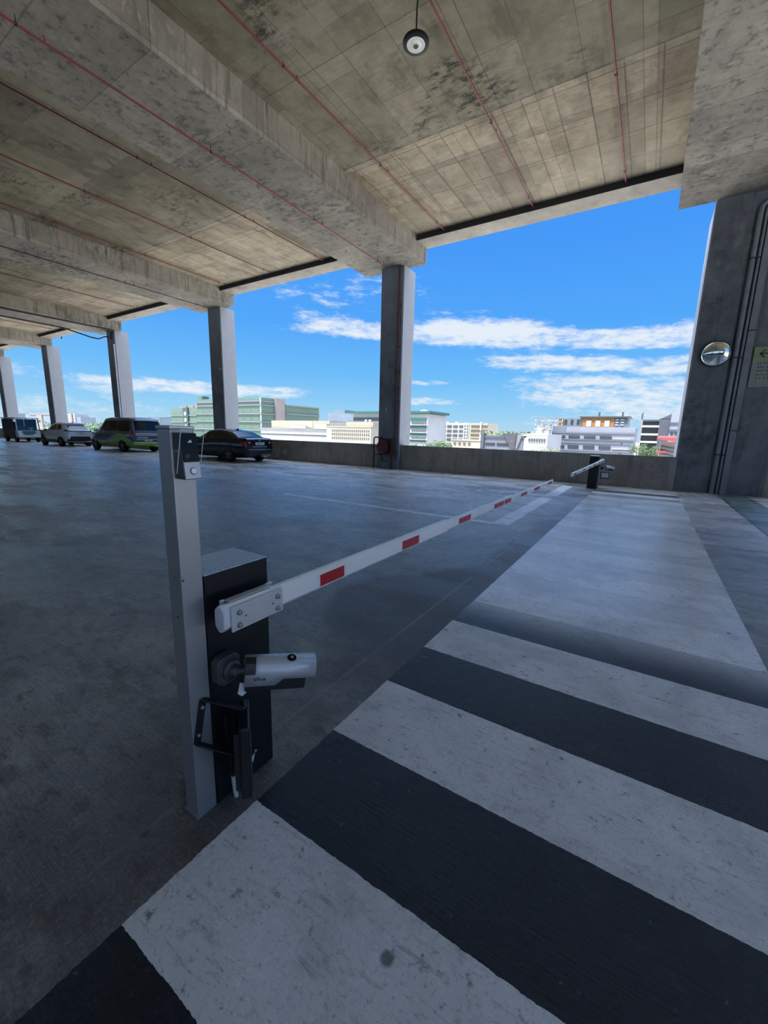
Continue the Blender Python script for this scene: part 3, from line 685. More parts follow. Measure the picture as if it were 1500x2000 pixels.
MB().tube([(-9.02, 13.90, .64), (-8.96, 13.90, .46), (-8.96, 13.90, .34), (-8.74, 13.90, .34)], .02, 8).build('nozzle_hose', M_RUBBER, hr, smooth=True)
MB().lathe((-9.02, 13.94, .66), (0, -1, -.3), [(.03, 0), (.035, .03), (.02, .05)], 12).build('valve', M_BOLT, hr, smooth=True)
gd = thing('guard_rail', 'bent black pipe rail beside the hose reel at the parapet', 'rail', (-9.4, 13.95, 0))
MB().tube([(-9.40, 13.97, 0), (-9.40, 13.97, 1.17), (-9.38, 13.97, 1.225), (-9.33, 13.97, 1.245), (-9.1, 13.98, 1.25), (-9.1, 14.07, 1.25)], .028, 10).build('rail', M_DPIPE, gd, smooth=True)
MB().tube([(-9.40, 13.97, .58), (-9.0, 13.97, .58)], .022, 8).build('cross_bar', M_DPIPE, gd, smooth=True)
for x, z, w, h, t_ in ((-8.94, 2.2, .05, .22, 'small pale notice strip on the nearest concrete column'), (-19.28, 4.42, .26, .09, 'small pale tag on the column behind the sedan')):
    q = MB().box(x, x + w, 14.072, 14.0815, z, z + h).build('notice', mat('faded_notice', (.33, .34, .37), .6, var=.3, vs=30), bevel=.002); tag(q, t_, 'notice')

# ------------------------------------------------------------------ hanging lamp
lp = thing('high_bay_lamp', 'round black high bay lamp with a pearl lens hanging from the slab', 'lamp', (-3.26, 5.655, 6.5))
c = Vector((-3.26, 5.655, 6.5))
MB().lathe(c, (0, 0, 1), [(.150, .0), (.172, .004), (.176, .03), (.165, .05), (.11, .06), (.09, .11), (.05, .13), (.04, .15)], 36).build('housing', M_LAMPB, lp, smooth=True)
MB().lathe(c + Vector((0, 0, -.004)), (0, 0, 1), [(.118, 0), (.121, .003), (.121, .006)], 36).build('lens', M_LAMPW, lp, smooth=True)
MB().lathe(c + Vector((0, 0, -.016)), (0, 0, 1), [(.058, 0), (.066, .004), (.07, .013)], 28).build('lens_ring', M_LAMPW, lp, smooth=True)
MB().lathe(c + Vector((0, 0, -.0185)), (0, 0, 1), [(.034, 0), (.036, .003)], 24).build('lens_centre', M_LAMPC, lp, smooth=True)
MB().tube([c + Vector((0, 0, .14)), c + Vector((0.0, 0, .42)), c + Vector((.01, .0, .5)), c + Vector((-.02, 0.02, .82)), c + Vector((-.05, .04, 1.3)), c + Vector((-.05, .04, 1.66))], .011, 8).build('cable', M_RUBBER, lp, smooth=True)
MB().tube([c + Vector((-.22, -.02, 1.0)), c + Vector((-.05, .03, .98)), c + Vector((.0, .03, .9))], .018, 8).build('cable_hook', M_RUBBER, lp, smooth=True)
MB().tube([c + Vector((-.05, .04, 1.59)), c + Vector((-.05, .04, 1.629))], .045, 14).build('ceiling_rose', M_DPIPE, lp, smooth=True)

# ------------------------------------------------------------------ right wall fittings
mr = thing('convex_mirror', 'round convex traffic mirror on the grey wall', 'mirror', (1.22, 14.37, 3.7))
ma = Vector((-.12, -1, -.1)).normalized(); mc = Vector((1.20, 14.24, 3.68))
R_ = .31
prof = [(R_, 0)] + [(R_ * math.cos(t * PI / 2 / 8), .105 * math.sin(t * PI / 2 / 8)) for t in range(1, 8)] + [(.004, .105)]
MB().lathe(mc, ma, prof, 40).build('mirror_face', M_MIRROR, mr, smooth=True)
MB().lathe(mc - ma * .012, ma, [(R_ * .99, 0), (R_ + .012, .004), (R_ + .012, .018), (R_ * .99, .022)], 40).build('rim', M_DPIPE, mr, smooth=True)
MB().tube([mc - ma * .01, (1.22, 14.37, 3.72)], .025, 8).build('arm', M_DPIPE, mr, smooth=True)
for xx, r, nm, lb in ((1.62, .055, 'wall_pipe', 'thick grey vertical pipe on the grey wall, nearest the mirror'), (1.735, .03, 'wall_pipe', 'thin grey vertical pipe between the thick pipe and the flat duct')):
    t = thing(nm, lb, 'pipe', (xx, 14.33, 0))
    MB().tube([(xx, 14.33, 0), (xx, 14.33, 6.95), (xx + .02, 14.33, 7.08), (xx + .1, 14.33, 7.18), (xx + .4, 14.33, 7.22), (xx + .9, 14.33, 7.22)], r, 12).build('pipe', M_GPIPE, t, smooth=True)
    for z in (1.05, 3.55, 5.9): MB().box(xx - r - .02, xx + r + .02, 14.33 - r - .004, 14.40, z, z + .03).build('clip', M_DPIPE, t)
t = thing('wall_duct', 'flat grey vertical cable duct on the grey wall beside the sign', 'duct', (1.86, 14.37, 0))
MB().box(1.79, 1.93, 14.31, 14.40, 0, 7.3).build('duct', M_GPIPE, t, bevel=.004)
for z in (1.7, 4.2): MB().box(1.785, 1.935, 14.305, 14.40, z, z + .025).build('clip', M_DPIPE, t)
sg = thing('direction_sign', 'pale green direction sign with a left arrow on the grey wall', 'sign', (2.3, 14.38, 3.25))
MB().box(1.985, 2.66, 14.365, 14.395, 2.82, 3.80).build('board', M_SIGNP, sg, bevel=.003)
MB().box(1.988, 2.657, 14.358, 14.366, 3.47, 3.797).build('header', M_SIGN, sg)
ar = MB(); az = 3.635
ar.box(2.11, 2.52, 14.352, 14.357, az - .018, az + .018)
for sgn in (1, -1):
    ar.add([(2.095, 14.352, az), (2.135, 14.352, az), (2.225, 14.352, az + sgn * .10), (2.185, 14.352, az + sgn * .10),
            (2.095, 14.357, az), (2.135, 14.357, az), (2.225, 14.357, az + sgn * .10), (2.185, 14.357, az + sgn * .10)],
           [(0, 1, 2, 3), (4, 7, 6, 5), (0, 4, 5, 1), (1, 5, 6, 2), (2, 6, 7, 3), (3, 7, 4, 0)])
ar.build('arrow', M_INK, sg)
random.seed(3)
for k in range(5):
    z = 3.40 - k * .092; ln = MB(); x = 2.10
    while x < 2.56:
        w_ = random.uniform(.018, .034); h_ = random.uniform(.022, .036)
        ln.box(x, x + w_, 14.361, 14.364, z - h_ / 2, z + h_ / 2); x += w_ + (.02 if random.random() > .25 else .05)
    ln.build('text_line', M_INK, sg)

# ------------------------------------------------------------------ vehicles (built facing +x, rear axle at x = 0)
def lerp_keys(keys, x):
    if x <= keys[0][0]: return keys[0][1]
    for (a, va), (b2, vb) in zip(keys, keys[1:]):
        if x <= b2: return va + (vb - va) * (x - a) / (b2 - a)
    return keys[-1][1]
class Body:
    def __init__(s, zb, hb, zm, hm, zbelt, hbelt, zroof, hroof):
        s.k = dict(zb=zb, hb=hb, zm=zm, hm=hm, zbelt=zbelt, hbelt=hbelt, zroof=zroof, hroof=hroof)
        xs = set()
        for v in s.k.values(): xs |= {q[0] for q in v}
        lo, hi = min(xs), max(xs); n = 46
        s.xs = sorted(xs | {lo + (hi - lo) * i / n for i in range(n + 1)})
    def half(s, x):
        K = {k: lerp_keys(v, x) for k, v in s.k.items()}
        d = K['zroof'] - K['zbelt']
        return [(0, K['zb']), (K['hb'] * .9, K['zb']), (K['hb'], K['zb'] + .09), (K['hm'], K['zm']), (K['hbelt'], K['zbelt'] - .04), (K['hbelt'] * .985, K['zbelt']),
                (K['hroof'], K['zbelt'] + d * .84), (K['hroof'] * .93, K['zbelt'] + d * .95), (K['hroof'] * .72, K['zroof']), (0, K['zroof'] + .012)]
    def mesh(s):
        vs = []
        for x in s.xs:
            h = s.half(x)
            ring = [(x, y, z) for y, z in h] + [(x, -y, z) for y, z in h[-2:0:-1]]
            vs += ring
        n = len(ring); m_ = len(s.xs)
        fs = [(i * n + k, i * n + (k + 1) % n, (i + 1) * n + (k + 1) % n, (i + 1) * n + k) for i in range(m_ - 1) for k in range(n)]
        fs += [tuple(range(n - 1, -1, -1)), tuple(range((m_ - 1) * n, m_ * n))]
        return MB().add(vs, fs)
    def side(s, x, t, sgn, off=.006):
        h = s.half(x); (y0, z0), (y1, z1) = h[5], h[6]
        return Vector((x, sgn * (y0 + (y1 - y0) * t + off), z0 + (z1 - z0) * t))
    def side_panel(s, xa, xb, sgn, lo=.1, hi=.93, xa2=None, xb2=None, n=6):
        """window on the side: bottom edge xa..xb, top edge xa2..xb2"""
        xa2 = xa if xa2 is None else xa2; xb2 = xb if xb2 is None else xb2
        vs = []
        for i in range(n + 1):
            for j in range(4):
                u = i / n; t = lo + (hi - lo) * j / 3; tt = j / 3
                x = (xa + (xb - xa) * u) * (1 - tt) + (xa2 + (xb2 - xa2) * u) * tt
                vs.append(s.side(x, t, sgn))
        return MB().add(vs, [(i * 4 + j, (i + 1) * 4 + j, (i + 1) * 4 + j + 1, i * 4 + j + 1) for i in range(n) for j in range(3)])
    def top_panel(s, x0, x1, frac=.95, n=8, off=.008, nose=1):
        vs = []
        for i in range(n + 1):
            x = x0 + (x1 - x0) * i / n; h = s.half(x); pts = [h[7], h[8], h[9]]
            ys = [-1, -.78, -.4, 0, .4, .78, 1]
            for q in ys:
                yy = abs(q) * pts[0][0] * frac
                z = pts[2][1] + (pts[1][1] - pts[2][1]) * yy / pts[1][0] if yy < pts[1][0] else pts[1][1] + (pts[0][1] - pts[1][1]) * (yy - pts[1][0]) / max(1e-4, pts[0][0] - pts[1][0])
                vs.append((x + nose * off * .7, (1 if q >= 0 else -1) * yy, z + off))
        m_ = 7
        return MB().add(vs, [(i * m_ + k, (i + 1) * m_ + k, (i + 1) * m_ + k + 1, i * m_ + k + 1) for i in range(n) for k in range(m_ - 1)])
M_TYRE = mat('tyre_rubber', (.012, .012, .013), .8, 0, .3)
M_RIM = mat('alloy_rim', (.16, .16, .17), .35, .8, .5)
M_ARCH = mat('wheel_arch_black', (.008, .008, .009), .8, 0, .2)
M_CGLASS = mat('dark_car_glass', (.006, .008, .012), .05, 0, .35)
M_TAIL = mat('red_tail_lamp', (.28, .012, .018), .15, 0, .6, coat=.5)
M_TAILW = mat('clear_lamp', (.5, .5, .5), .15, 0, .6)
M_NPLATE = mat('number_plate_white', (.6, .6, .6), .4)
M_CHROME = mat('chrome_trim', (.6, .6, .62), .12, 1., .5)
def wheel(car, x, y, r=.325, w_=.21):
    sgn = 1 if y > 0 else -1
    yo = y
    ar = MB().lathe((x, yo - sgn * .02, r + .03), (0, sgn, 0), [(r + .055, 0), (r + .055, .012), (r - .02, .0125)], 28)
    ar.build('wheel_arch', M_ARCH, car, smooth=True)
    ty = MB().lathe((x, yo - sgn * (w_ - .015), r), (0, sgn, 0), [(r * .68, 0), (r * .95, .0), (r, .03), (r, w_ - .03), (r * .95, w_), (r * .70, w_ + .001), (r * .66, w_ - .02)], 28).build('wheel', M_TYRE, car, smooth=True)
    rm_ = MB().lathe((x, yo - sgn * .03, r), (0, sgn, 0), [(r * .68, 0), (r * .68, .022), (r * .62, .026), (r * .58, .008)], 24)
    for k in range(5):
        a = 2 * PI * k / 5 + .3; dd = Vector((math.cos(a), 0, math.sin(a)))
        rm_.obox(Vector((x, yo - sgn * .006, r)) + dd * r * .33, dd, (0, 1, 0), dd.cross(Vector((0, 1, 0))), r * .32, .007, r * .07)
    rm_.build('rim', M_RIM, ty)
def plate(car, x, z, w_=.46, h=.11, tilt=0, y=0, m=None):
    p_ = MB().box(x - .006, x, y - w_ / 2, y + w_ / 2, z - h / 2, z + h / 2).build('number_plate', M_NPLATE, car)
    q = MB(); random.seed(int(abs(x * 100)) + 5); yy = y - w_ / 2 + .04
    while yy < y + w_ / 2 - .06:
        q.box(x - .008, x - .006, yy, yy + .03, z - h * .3, z + h * .3); yy += .05
    q.build('plate_characters', M_INK, p_)

# --- dark sedan
M_NAVY = mat('navy_black_car_paint', (.004, .005, .012), .16, 0, .3, var=.1, coat=.25)
sed = thing('car', 'dark navy four-door sedan parked beside the parapet, nearest of the parked vehicles', 'car', (-15.45, 12.42, 0), local=True, rz=PI)
B1 = Body(zb=[(-1.03, .36), (-.9, .26), (-.6, .2), (3.2, .19), (3.55, .25)],
          hb=[(-1.03, .62), (-.9, .76), (-.5, .82), (3.0, .82), (3.4, .74), (3.58, .55)],
          zm=[(-1.03, .62), (3.58, .55)], hm=[(-1.03, .70), (-.97, .80), (-.7, .88), (0, .905), (2.8, .905), (3.3, .84), (3.58, .60)],
          zbelt=[(-1.03, .93), (-.95, .97), (-.3, .98), (1.2, .94), (2.2, .92), (3.1, .76), (3.58, .60)],
          hbelt=[(-1.03, .68), (-.95, .74), (-.6, .81), (0, .85), (1.0, .86), (2.2, .82), (3.2, .72), (3.58, .5)],
          zroof=[(-1.03, 1.0), (-.98, 1.045), (-.85, 1.065), (-.52, 1.08), (.08, 1.31), (.35, 1.375), (.8, 1.425), (1.2, 1.42), (1.6, 1.36), (2.35, 1.01), (2.5, .97), (3.1, .88), (3.45, .76), (3.58, .66)],
          hroof=[(-1.03, .66), (-.9, .70), (-.5, .72), (.1, .64), (.6, .62), (1.4, .62), (2.3, .72), (3.1, .66), (3.58, .46)])
bo = B1.mesh().build('body', M_NAVY, sed, smooth=True)
for sgn in (1, -1):
    B1.side_panel(-.18, .62, sgn, xa2=.25, xb2=.62).build('side_window', M_CGLASS, sed)
    B1.side_panel(.70, 1.5, sgn, xa2=.70, xb2=1.40).build('side_window', M_CGLASS, sed)
    B1.side_panel(1.56, 2.25, sgn, xa2=1.46, xb2=1.72, hi=.9).build('side_window', M_CGLASS, sed)
    m_ = MB().add([(1.98, sgn * .87, .93), (2.12, sgn * .87, .93), (2.12, sgn * 1.02, .97), (2.0, sgn * 1.04, .97), (1.98, sgn * .87, 1.0), (2.12, sgn * .87, 1.0), (2.12, sgn * 1.02, 1.07), (2.0, sgn * 1.04, 1.07)],
                  [(0, 1, 2, 3), (4, 7, 6, 5), (0, 4, 5, 1), (1, 5, 6, 2), (2, 6, 7, 3), (3, 7, 4, 0)]).build('door_mirror', M_NAVY, sed, bevel=.02)
    for hx in (.55, 1.48): MB().box(hx, hx + .2, sgn * .893, sgn * .915, .80, .825).build('door_handle', M_NAVY, sed, bevel=.005)
    tl = MB().add([(-1.035, sgn * .52, .76), (-1.035, sgn * .52, .90), (-1.0, sgn * .74, .92), (-.80, sgn * .865, .90), (-.80, sgn * .89, .80), (-1.0, sgn * .80, .74)],
                  [(0, 1, 2, 5), (5, 2, 3, 4)]).build('tail_lamp', M_TAIL, sed)
    MB().box(-1.042, -1.036, sgn * .56 - .05, sgn * .56 + .05, .84, .88).build('reverse_lamp', M_TAILW, tl)
    MB().box(3.40, 3.5, sgn * .55 - .12, sgn * .55 + .12, .60, .70).build('head_lamp', M_TAILW, sed, bevel=.03)
    wheel(sed, 0, sgn * .875); wheel(sed, 2.81, sgn * .875)
B1.top_panel(-.50, .06).build('rear_window', M_CGLASS, sed, smooth=True)
B1.top_panel(1.66, 2.32, nose=-1).build('windscreen', M_CGLASS, sed, smooth=True)
plate(sed, -1.045, .815, .50, .12)
MB().box(-1.05, -1.0, -.40, .40, .665, .70).box(-1.055, -1.0, -.62, .62, .55, .575).build('bumper_trim', M_CHROME, sed, bevel=.006)
MB().box(-1.04, -.98, -.6, .6, .36, .50).build('rear_valance', M_BLACK, sed, bevel=.01)
MB().lathe((-1.02, 0, .965), (-1, 0, .15), [(.036, 0), (.036, .012), (.03, .016)], 20).build('badge', mat('badge_blue_white', (.25, .32, .5), .2), sed)
MB().add([(.33, -.02, 1.385), (.33, .02, 1.385), (.55, .02, 1.41), (.55, -.02, 1.41), (.36, -.004, 1.46), (.36, .004, 1.46)], [(0, 1, 2, 3), (0, 4, 5, 1), (1, 5, 2), (0, 3, 4), (3, 2, 5, 4)]).build('roof_fin', M_BLACK, sed)

# --- two-tone van
def van_paint():
    m, g, b = base('van_two_tone_wrap')
    P = g.n('ShaderNodeTexCoord').outputs['Object']; x, y, z = g.sep(P)
    q = g.math('DIVIDE', g.math('SUBTRACT', x, .15), 1.15)
    zc = g.math('ADD', .42, g.math('MULTIPLY', .62, g.math('EXPONENT', g.math('MULTIPLY', g.math('MULTIPLY', q, q), -1.))))
    zc = g.math('ADD', zc, g.math('MULTIPLY', g.sstep(x, 2.6, 3.7), .45))
    gre = g.math('MULTIPLY', g.math('LESS_THAN', z, zc), g.math('GREATER_THAN', x, -.97))
    low = g.math('LESS_THAN', z, .58)
    gre = g.math('MAXIMUM', gre, low)
    edge = g.sstep(g.math('ABSOLUTE', g.math('SUBTRACT', z, g.math('ADD', zc, .05))), .06, .03)
    c = g.mix(gre, (.055, .065, .085), (.17, .33, .06))
    c = g.mix(g.math('MULTIPLY', edge, g.math('GREATER_THAN', x, .4)), c, (.16, .2, .3))
    g.put(b.inputs['Base Color'], c); b.inputs['Roughness'].default_value = .25; b.inputs['Coat Weight'].default_value = .4
    return m
van = thing('car', 'slate and lime green wrapped van parked behind the aluminium post', 'van', (-25.05, 12.66, 0), local=True, rz=PI)
B2 = Body(zb=[(-1.12, .40), (-.9, .3), (3.8, .28), (4.0, .34)],
          hb=[(-1.12, .80), (-.9, .87), (3.4, .87), (3.8, .78), (4.02, .58)],
          zm=[(-1.12, .72), (4.02, .62)], hm=[(-1.12, .84), (-1.0, .92), (-.4, .955), (3.2, .955), (3.7, .88), (4.02, .64)],
          zbelt=[(-1.12, 1.06), (-.9, 1.10), (2.0, 1.08), (3.2, 1.04), (3.7, .90), (4.02, .72)],
          hbelt=[(-1.12, .82), (-.9, .91), (0, .93), (2.6, .92), (3.4, .82), (4.02, .55)],
          zroof=[(-1.12, 1.10), (-1.10, 1.16), (-.96, 1.76), (-.86, 1.88), (-.5, 1.925), (1.6, 1.93), (2.1, 1.88), (3.05, 1.22), (3.3, 1.12), (3.8, .98), (4.02, .80)],
          hroof=[(-1.12, .80), (-.95, .77), (-.4, .76), (2.0, .74), (3.1, .76), (4.02, .5)])
B2.mesh().build('body', van_paint(), van, smooth=True)
for sgn in (1, -1):
    B2.side_panel(-.85, .42, sgn, xa2=-.78, xb2=.42).build('side_window', M_CGLASS, van)
    B2.side_panel(.50, 1.55, sgn).build('side_window', M_CGLASS, van)
    B2.side_panel(1.65, 2.75, sgn, xa2=1.65, xb2=2.12, hi=.9).build('side_window', M_CGLASS, van)
    MB().box(2.55, 2.72, sgn * .95 - .0, sgn * 1.14, 1.08, 1.28).build('door_mirror', M_PLATE, van, bevel=.04)
    MB().add([(-1.125, sgn * .72, .80), (-1.125, sgn * .74, 1.18), (-1.02, sgn * .88, 1.22), (-.95, sgn * .93, 1.1), (-.97, sgn * .94, .78)], [(0, 1, 2, 3, 4)]).build('tail_lamp', M_TAIL, van)
    wheel(van, 0, sgn * .925, .345); wheel(van, 3.2, sgn * .925, .345)
    MB().box(3.78, 3.9, sgn * .6 - .12, sgn * .6 + .12, .72, .88).build('head_lamp', M_TAILW, van, bevel=.03)
B2.top_panel(-1.09, -.965, frac=.93, nose=-1, off=.012).build('rear_window', M_CGLASS, van)
B2.top_panel(2.16, 3.02, nose=-1).build('windscreen', M_CGLASS, van, smooth=True)
M_VSTR = mat('van_pale_stripe', (.42, .44, .48), .35)
for z0, z1 in ((.925, .965), (.70, .735), (1.00, 1.06)): MB().box(-1.135, -1.10, -.70, .70, z0, z1).build('tailgate_stripe', M_VSTR, van)
lv = MB(); random.seed(11); yv = .62
while yv > .05:
    lv.box(-1.134, -1.12, yv - .035, yv, .795, .845); yv -= .05
lv.build('tailgate_lettering', M_NPLATE, van)
plate(van, -1.14, .675, .42, .10, y=.02)
MB().box(-1.19, -1.05, -.86, .86, .40, .58).build('rear_bumper', mat('van_lime', (.17, .33, .06), .3, coat=.3), van, bevel=.04)

# --- white compact SUV
M_CARW = mat('white_car_paint', (.50, .51, .54), .22, 0, .5, var=.03, coat=.5)
suv = thing('car', 'white compact SUV with black lower trim parked left of the green van', 'car', (-33.3, 12.62, 0), local=True, rz=PI + .03)
B3 = Body(zb=[(-.82, .44), (-.6, .28), (3.0, .26), (3.3, .34)],
          hb=[(-.82, .66), (-.6, .80), (2.8, .80), (3.1, .72), (3.34, .5)],
          zm=[(-.82, .66), (3.34, .60)], hm=[(-.82, .72), (-.72, .83), (-.2, .88), (2.6, .88), (3.0, .82), (3.34, .58)],
          zbelt=[(-.82, .98), (-.5, 1.06), (0, 1.06), (1.2, 1.02), (2.2, 1.0), (2.9, .86), (3.34, .68)],
          hbelt=[(-.82, .66), (-.6, .78), (0, .82), (1.8, .82), (2.6, .74), (3.34, .5)],
          zroof=[(-.82, 1.02), (-.78, 1.08), (-.30, 1.40), (-.22, 1.50), (.1, 1.555), (.7, 1.585), (1.2, 1.56), (1.55, 1.49), (2.25, 1.12), (2.5, 1.05), (3.0, .95), (3.34, .78)],
          hroof=[(-.82, .64), (-.3, .62), (.2, .61), (1.4, .60), (2.2, .66), (3.34, .46)])
B3.mesh().build('body', M_CARW, suv, smooth=True)
for sgn in (1, -1):
    B3.side_panel(-.15, .62, sgn, xa2=.12, xb2=.62).build('side_window', M_CGLASS, suv)
    B3.side_panel(.70, 1.40, sgn, xb2=1.32).build('side_window', M_CGLASS, suv)
    B3.side_panel(1.46, 2.05, sgn, xa2=1.38, xb2=1.58, hi=.9).build('side_window', M_CGLASS, suv)
    MB().box(1.78, 1.92, sgn * .86, sgn * 1.02, 1.0, 1.12).build('door_mirror', M_BLACK, suv, bevel=.03)
    MB().add([(-.80, sgn * .20, 1.00), (-.80, sgn * .20, 1.08), (-.70, sgn * .70, 1.10), (-.45, sgn * .80, 1.10), (-.45, sgn * .81, 1.00), (-.72, sgn * .74, .98)], [(0, 1, 2, 5), (5, 2, 3, 4)]).build('tail_lamp', mat('dark_tail_lamp', (.05, .01, .012), .15), suv)
    MB().box(.42, 2.1, sgn * .80, sgn * .90, .27, .42).build('sill_cladding', M_BLACK, suv, bevel=.01)
    wheel(suv, 0, sgn * .865, .335); wheel(suv, 2.56, sgn * .865, .335)
B3.top_panel(-.76, -.32, off=.012).build('rear_window', M_CGLASS, suv)
B3.top_panel(1.6, 2.22, nose=-1).build('windscreen', M_CGLASS, suv, smooth=True)
MB().box(-.32, -.10, -.58, .58, 1.50, 1.53).build('roof_spoiler', M_CARW, suv, bevel=.008)
MB().add([(-.86, -.62, .40), (-.86, .62, .40), (-.86, .52, .66), (-.86, -.52, .66), (-.74, -.8, .34), (-.74, .8, .34), (-.76, .6, .68), (-.76, -.6, .68)],
         [(0, 1, 2, 3), (4, 7, 6, 5), (0, 4, 5, 1), (1, 5, 6, 2), (2, 6, 7, 3), (3, 7, 4, 0)]).build('rear_bumper', M_BLACK, suv)
MB().box(-.83, -.78, -.7, .7, 1.0, 1.045).build('tailgate_band', M_BLACK, suv)
plate(suv, -.838, .90, .46, .11)
MB().add([(.02, -.02, 1.56), (.02, .02, 1.56), (.2, .02, 1.58), (.2, -.02, 1.58), (.05, -.004, 1.64), (.05, .004, 1.64)], [(0, 1, 2, 3), (0, 4, 5, 1), (1, 5, 2), (0, 3, 4), (3, 2, 5, 4)]).build('roof_fin', M_BLACK, suv)

# --- open shuttle buggy, facing the viewer's side
M_BUGW = mat('buggy_white', (.48, .52, .50), .35, var=.04)
M_BUGG = mat('buggy_green', (.02, .13, .085), .3)
M_BUGD = mat('buggy_dark', (.018, .022, .022), .5)
bug = thing('shuttle_buggy', 'green and white open-sided shuttle buggy at the far left of the deck', 'shuttle', (-44.2, 12.72, 0), local=True)
MB().box(-.7, 2.55, -.70, .70, .32, .48).build('chassis', M_BUGD, bug, bevel=.02)
MB().add([(2.50, -.74, .36), (2.50, .74, .36), (2.62, .70, .45), (2.62, -.70, .45), (2.2, -.76, .36), (2.2, .76, .36), (2.2, .76, .90), (2.2, -.76, .90), (2.50, .72, .88), (2.50, -.72, .88)],
         [(0, 1, 2, 3), (3, 2, 8, 9), (9, 8, 6, 7), (4, 7, 6, 5), (0, 4, 5, 1), (1, 5, 6, 8, 2), (0, 3, 9, 7, 4)]).build('front_cowl', M_BUGW, bug, bevel=.02)
gp = [(2.615, -.46, .86)] + [(2.625, .46 * math.cos(PI + PI * k / 12) , .60 - .0 + (.26 if k in (0, 12) else 0) + .0 - .14 * math.sin(PI * k / 12)) for k in range(13)] + [(2.615, .46, .86)]
gp = [(2.63 - .0, a, b2) for a, b2 in [(-.44, .87), (.46, .87), (.38, .70), (.2, .60), (-.05, .57), (-.26, .58), (-.36, .62)]]
MB().prism([(2.56 + (.9 - z) * .17, y, z) for _, y, z in gp], (.012, 0, 0)).build('green_panel', M_BUGG, bug)
MB().box(2.56, 2.68, -.72, .72, .36, .44).build('bumper', M_BUGW, bug, bevel=.02)
for sgn in (1, -1):
    MB().tube([(2.46, sgn * .72, .88), (2.30, sgn * .70, 1.84)], .035, 8).build('front_pillar', M_PLATE if sgn < 0 else M_BUGD, bug, smooth=True)
    for xx in (1.2, -.1): MB().tube([(xx, sgn * .72, .45), (xx, sgn * .72, 1.84)], .03, 8).build('pillar', M_BUGD, bug, smooth=True)
    MB().box(-.7, 2.1, sgn * .715, sgn * .735, .45, .95).build('side_panel', M_BUGD, bug)
    MB().box(-.7, 1.9, sgn * .722, sgn * .728, .95, 1.80).build('side_curtain', mat('buggy_tinted_curtain', (.02, .03, .03), .25), bug)
    MB().box(2.36, 2.42, sgn * .80 - .07, sgn * .80 + .07, 1.55, 1.75).tube([(2.34, sgn * .7, 1.7), (2.38, sgn * .8, 1.72)], .012, 6).build('wing_mirror', M_PLATE, bug, bevel=.01)
    wheel(bug, 0, sgn * .74, .26, .17); wheel(bug, 2.05, sgn * .74, .26, .17)
    MB().box(2.535, 2.56, sgn * .60 - .08, sgn * .60 + .08, .66, .74).build('head_lamp', M_TAILW, bug, bevel=.01)
MB().add([(2.44, -.69, .90), (2.44, .69, .90), (2.30, .67, 1.80), (2.30, -.67, 1.80)], [(0, 1, 2, 3)]).build('windscreen', M_CLEAR, bug)
MB().box(-.85, 2.42, -.78, .78, 1.84, 1.90).build('roof', M_BUGW, bug, bevel=.03)
for k, xx in enumerate((1.35, .5, -.35)):
    s1_ = MB().box(xx, xx + .45, -.62, .62, .48, .78).build('seat', M_BUGD, bug, bevel=.03)
    MB().box(xx - .06, xx + .04, -.62, .62, .78, 1.25).build('seat_back', M_BUGD, s1_, bevel=.03)
MB().lathe((2.05, .30, 1.02), (-.5, 0, .85), [(.17, 0), (.185, .012), (.17, .024), (.155, .012)], 20).tube([(2.05, .30, 1.02), (2.2, .30, .75)], .02, 8).build('steering_wheel', M_PLATE, bug, smooth=True)
MB().box(-.72, -.68, -.7, .7, .45, 1.8).build('rear_curtain', M_BUGD, bug)

# ------------------------------------------------------------------ the district beyond the parapet
GZ = -16.
struct('ground', MB().quad((-2200, 14.9, GZ), (1200, 14.9, GZ), (1200, 2200, GZ), (-2200, 2200, GZ)).quad((-2200, -600, GZ), (1200, -600, GZ), (1200, 14.9, GZ), (-2200, 14.9, GZ)),
       mat('pale_concrete_apron', (.56, .51, .44), .9, var=.15, vs=.02), 'pale ground far below the deck', 'ground')
M_GRN = mat('mint_green_cladding', (0.084, 0.138, 0.104), .7, var=.05, vs=.1)
M_LEDGE = mat('grey_concrete_ledge', (0.166, 0.170, 0.166), .8, var=.06, vs=.3)
M_DKT = mat('dark_teal_band', (0.038, 0.061, 0.069), .5)
M_PINK = mat('pale_pink_render', (0.225, 0.193, 0.178), .8, var=.05, vs=.2)
M_BEIGE = mat('beige_render', (0.311, 0.270, 0.196), .8, var=.05, vs=.2)
M_CREAM = mat('cream_render', (0.348, 0.313, 0.239), .8, var=.05, vs=.2)
M_WHT = mat('white_render', (0.368, 0.368, 0.361), .8, var=.05, vs=.2)
M_TEAL = mat('teal_roof', (0.027, 0.096, 0.081), .6)
M_WIN = mat('far_window', (0.027, 0.031, 0.035), .25, 0, .6)
M_WING = mat('far_window_grey', (0.100, 0.100, 0.095), .4)
M_LILAC = mat('silver_cladding', (0.212, 0.217, 0.245), .6, var=.04, vs=.3)
M_SLATE = mat('slate_cladding', (0.058, 0.065, 0.077), .6, var=.06, vs=.3)
M_SLATEL = mat('pale_slate_cladding', (0.120, 0.135, 0.160), .6, var=.06, vs=.3)
M_ORANGE = mat('orange_cladding', (0.259, 0.124, 0.036), .7, var=.05, vs=.3)
M_REDR = mat('red_canopy', (0.269, 0.043, 0.038), .6)
M_HZ = mat('haze_tinted_render', (0.160, 0.190, 0.225), .8, var=.08, vs=.1)  # distance haze put into the base colour
M_BROWN = mat('brown_shutter', (0.108, 0.084, 0.058), .7)
def bld(label, x, y, cat='building', name='building'): return thing(name, label, cat, (x, y, GZ))
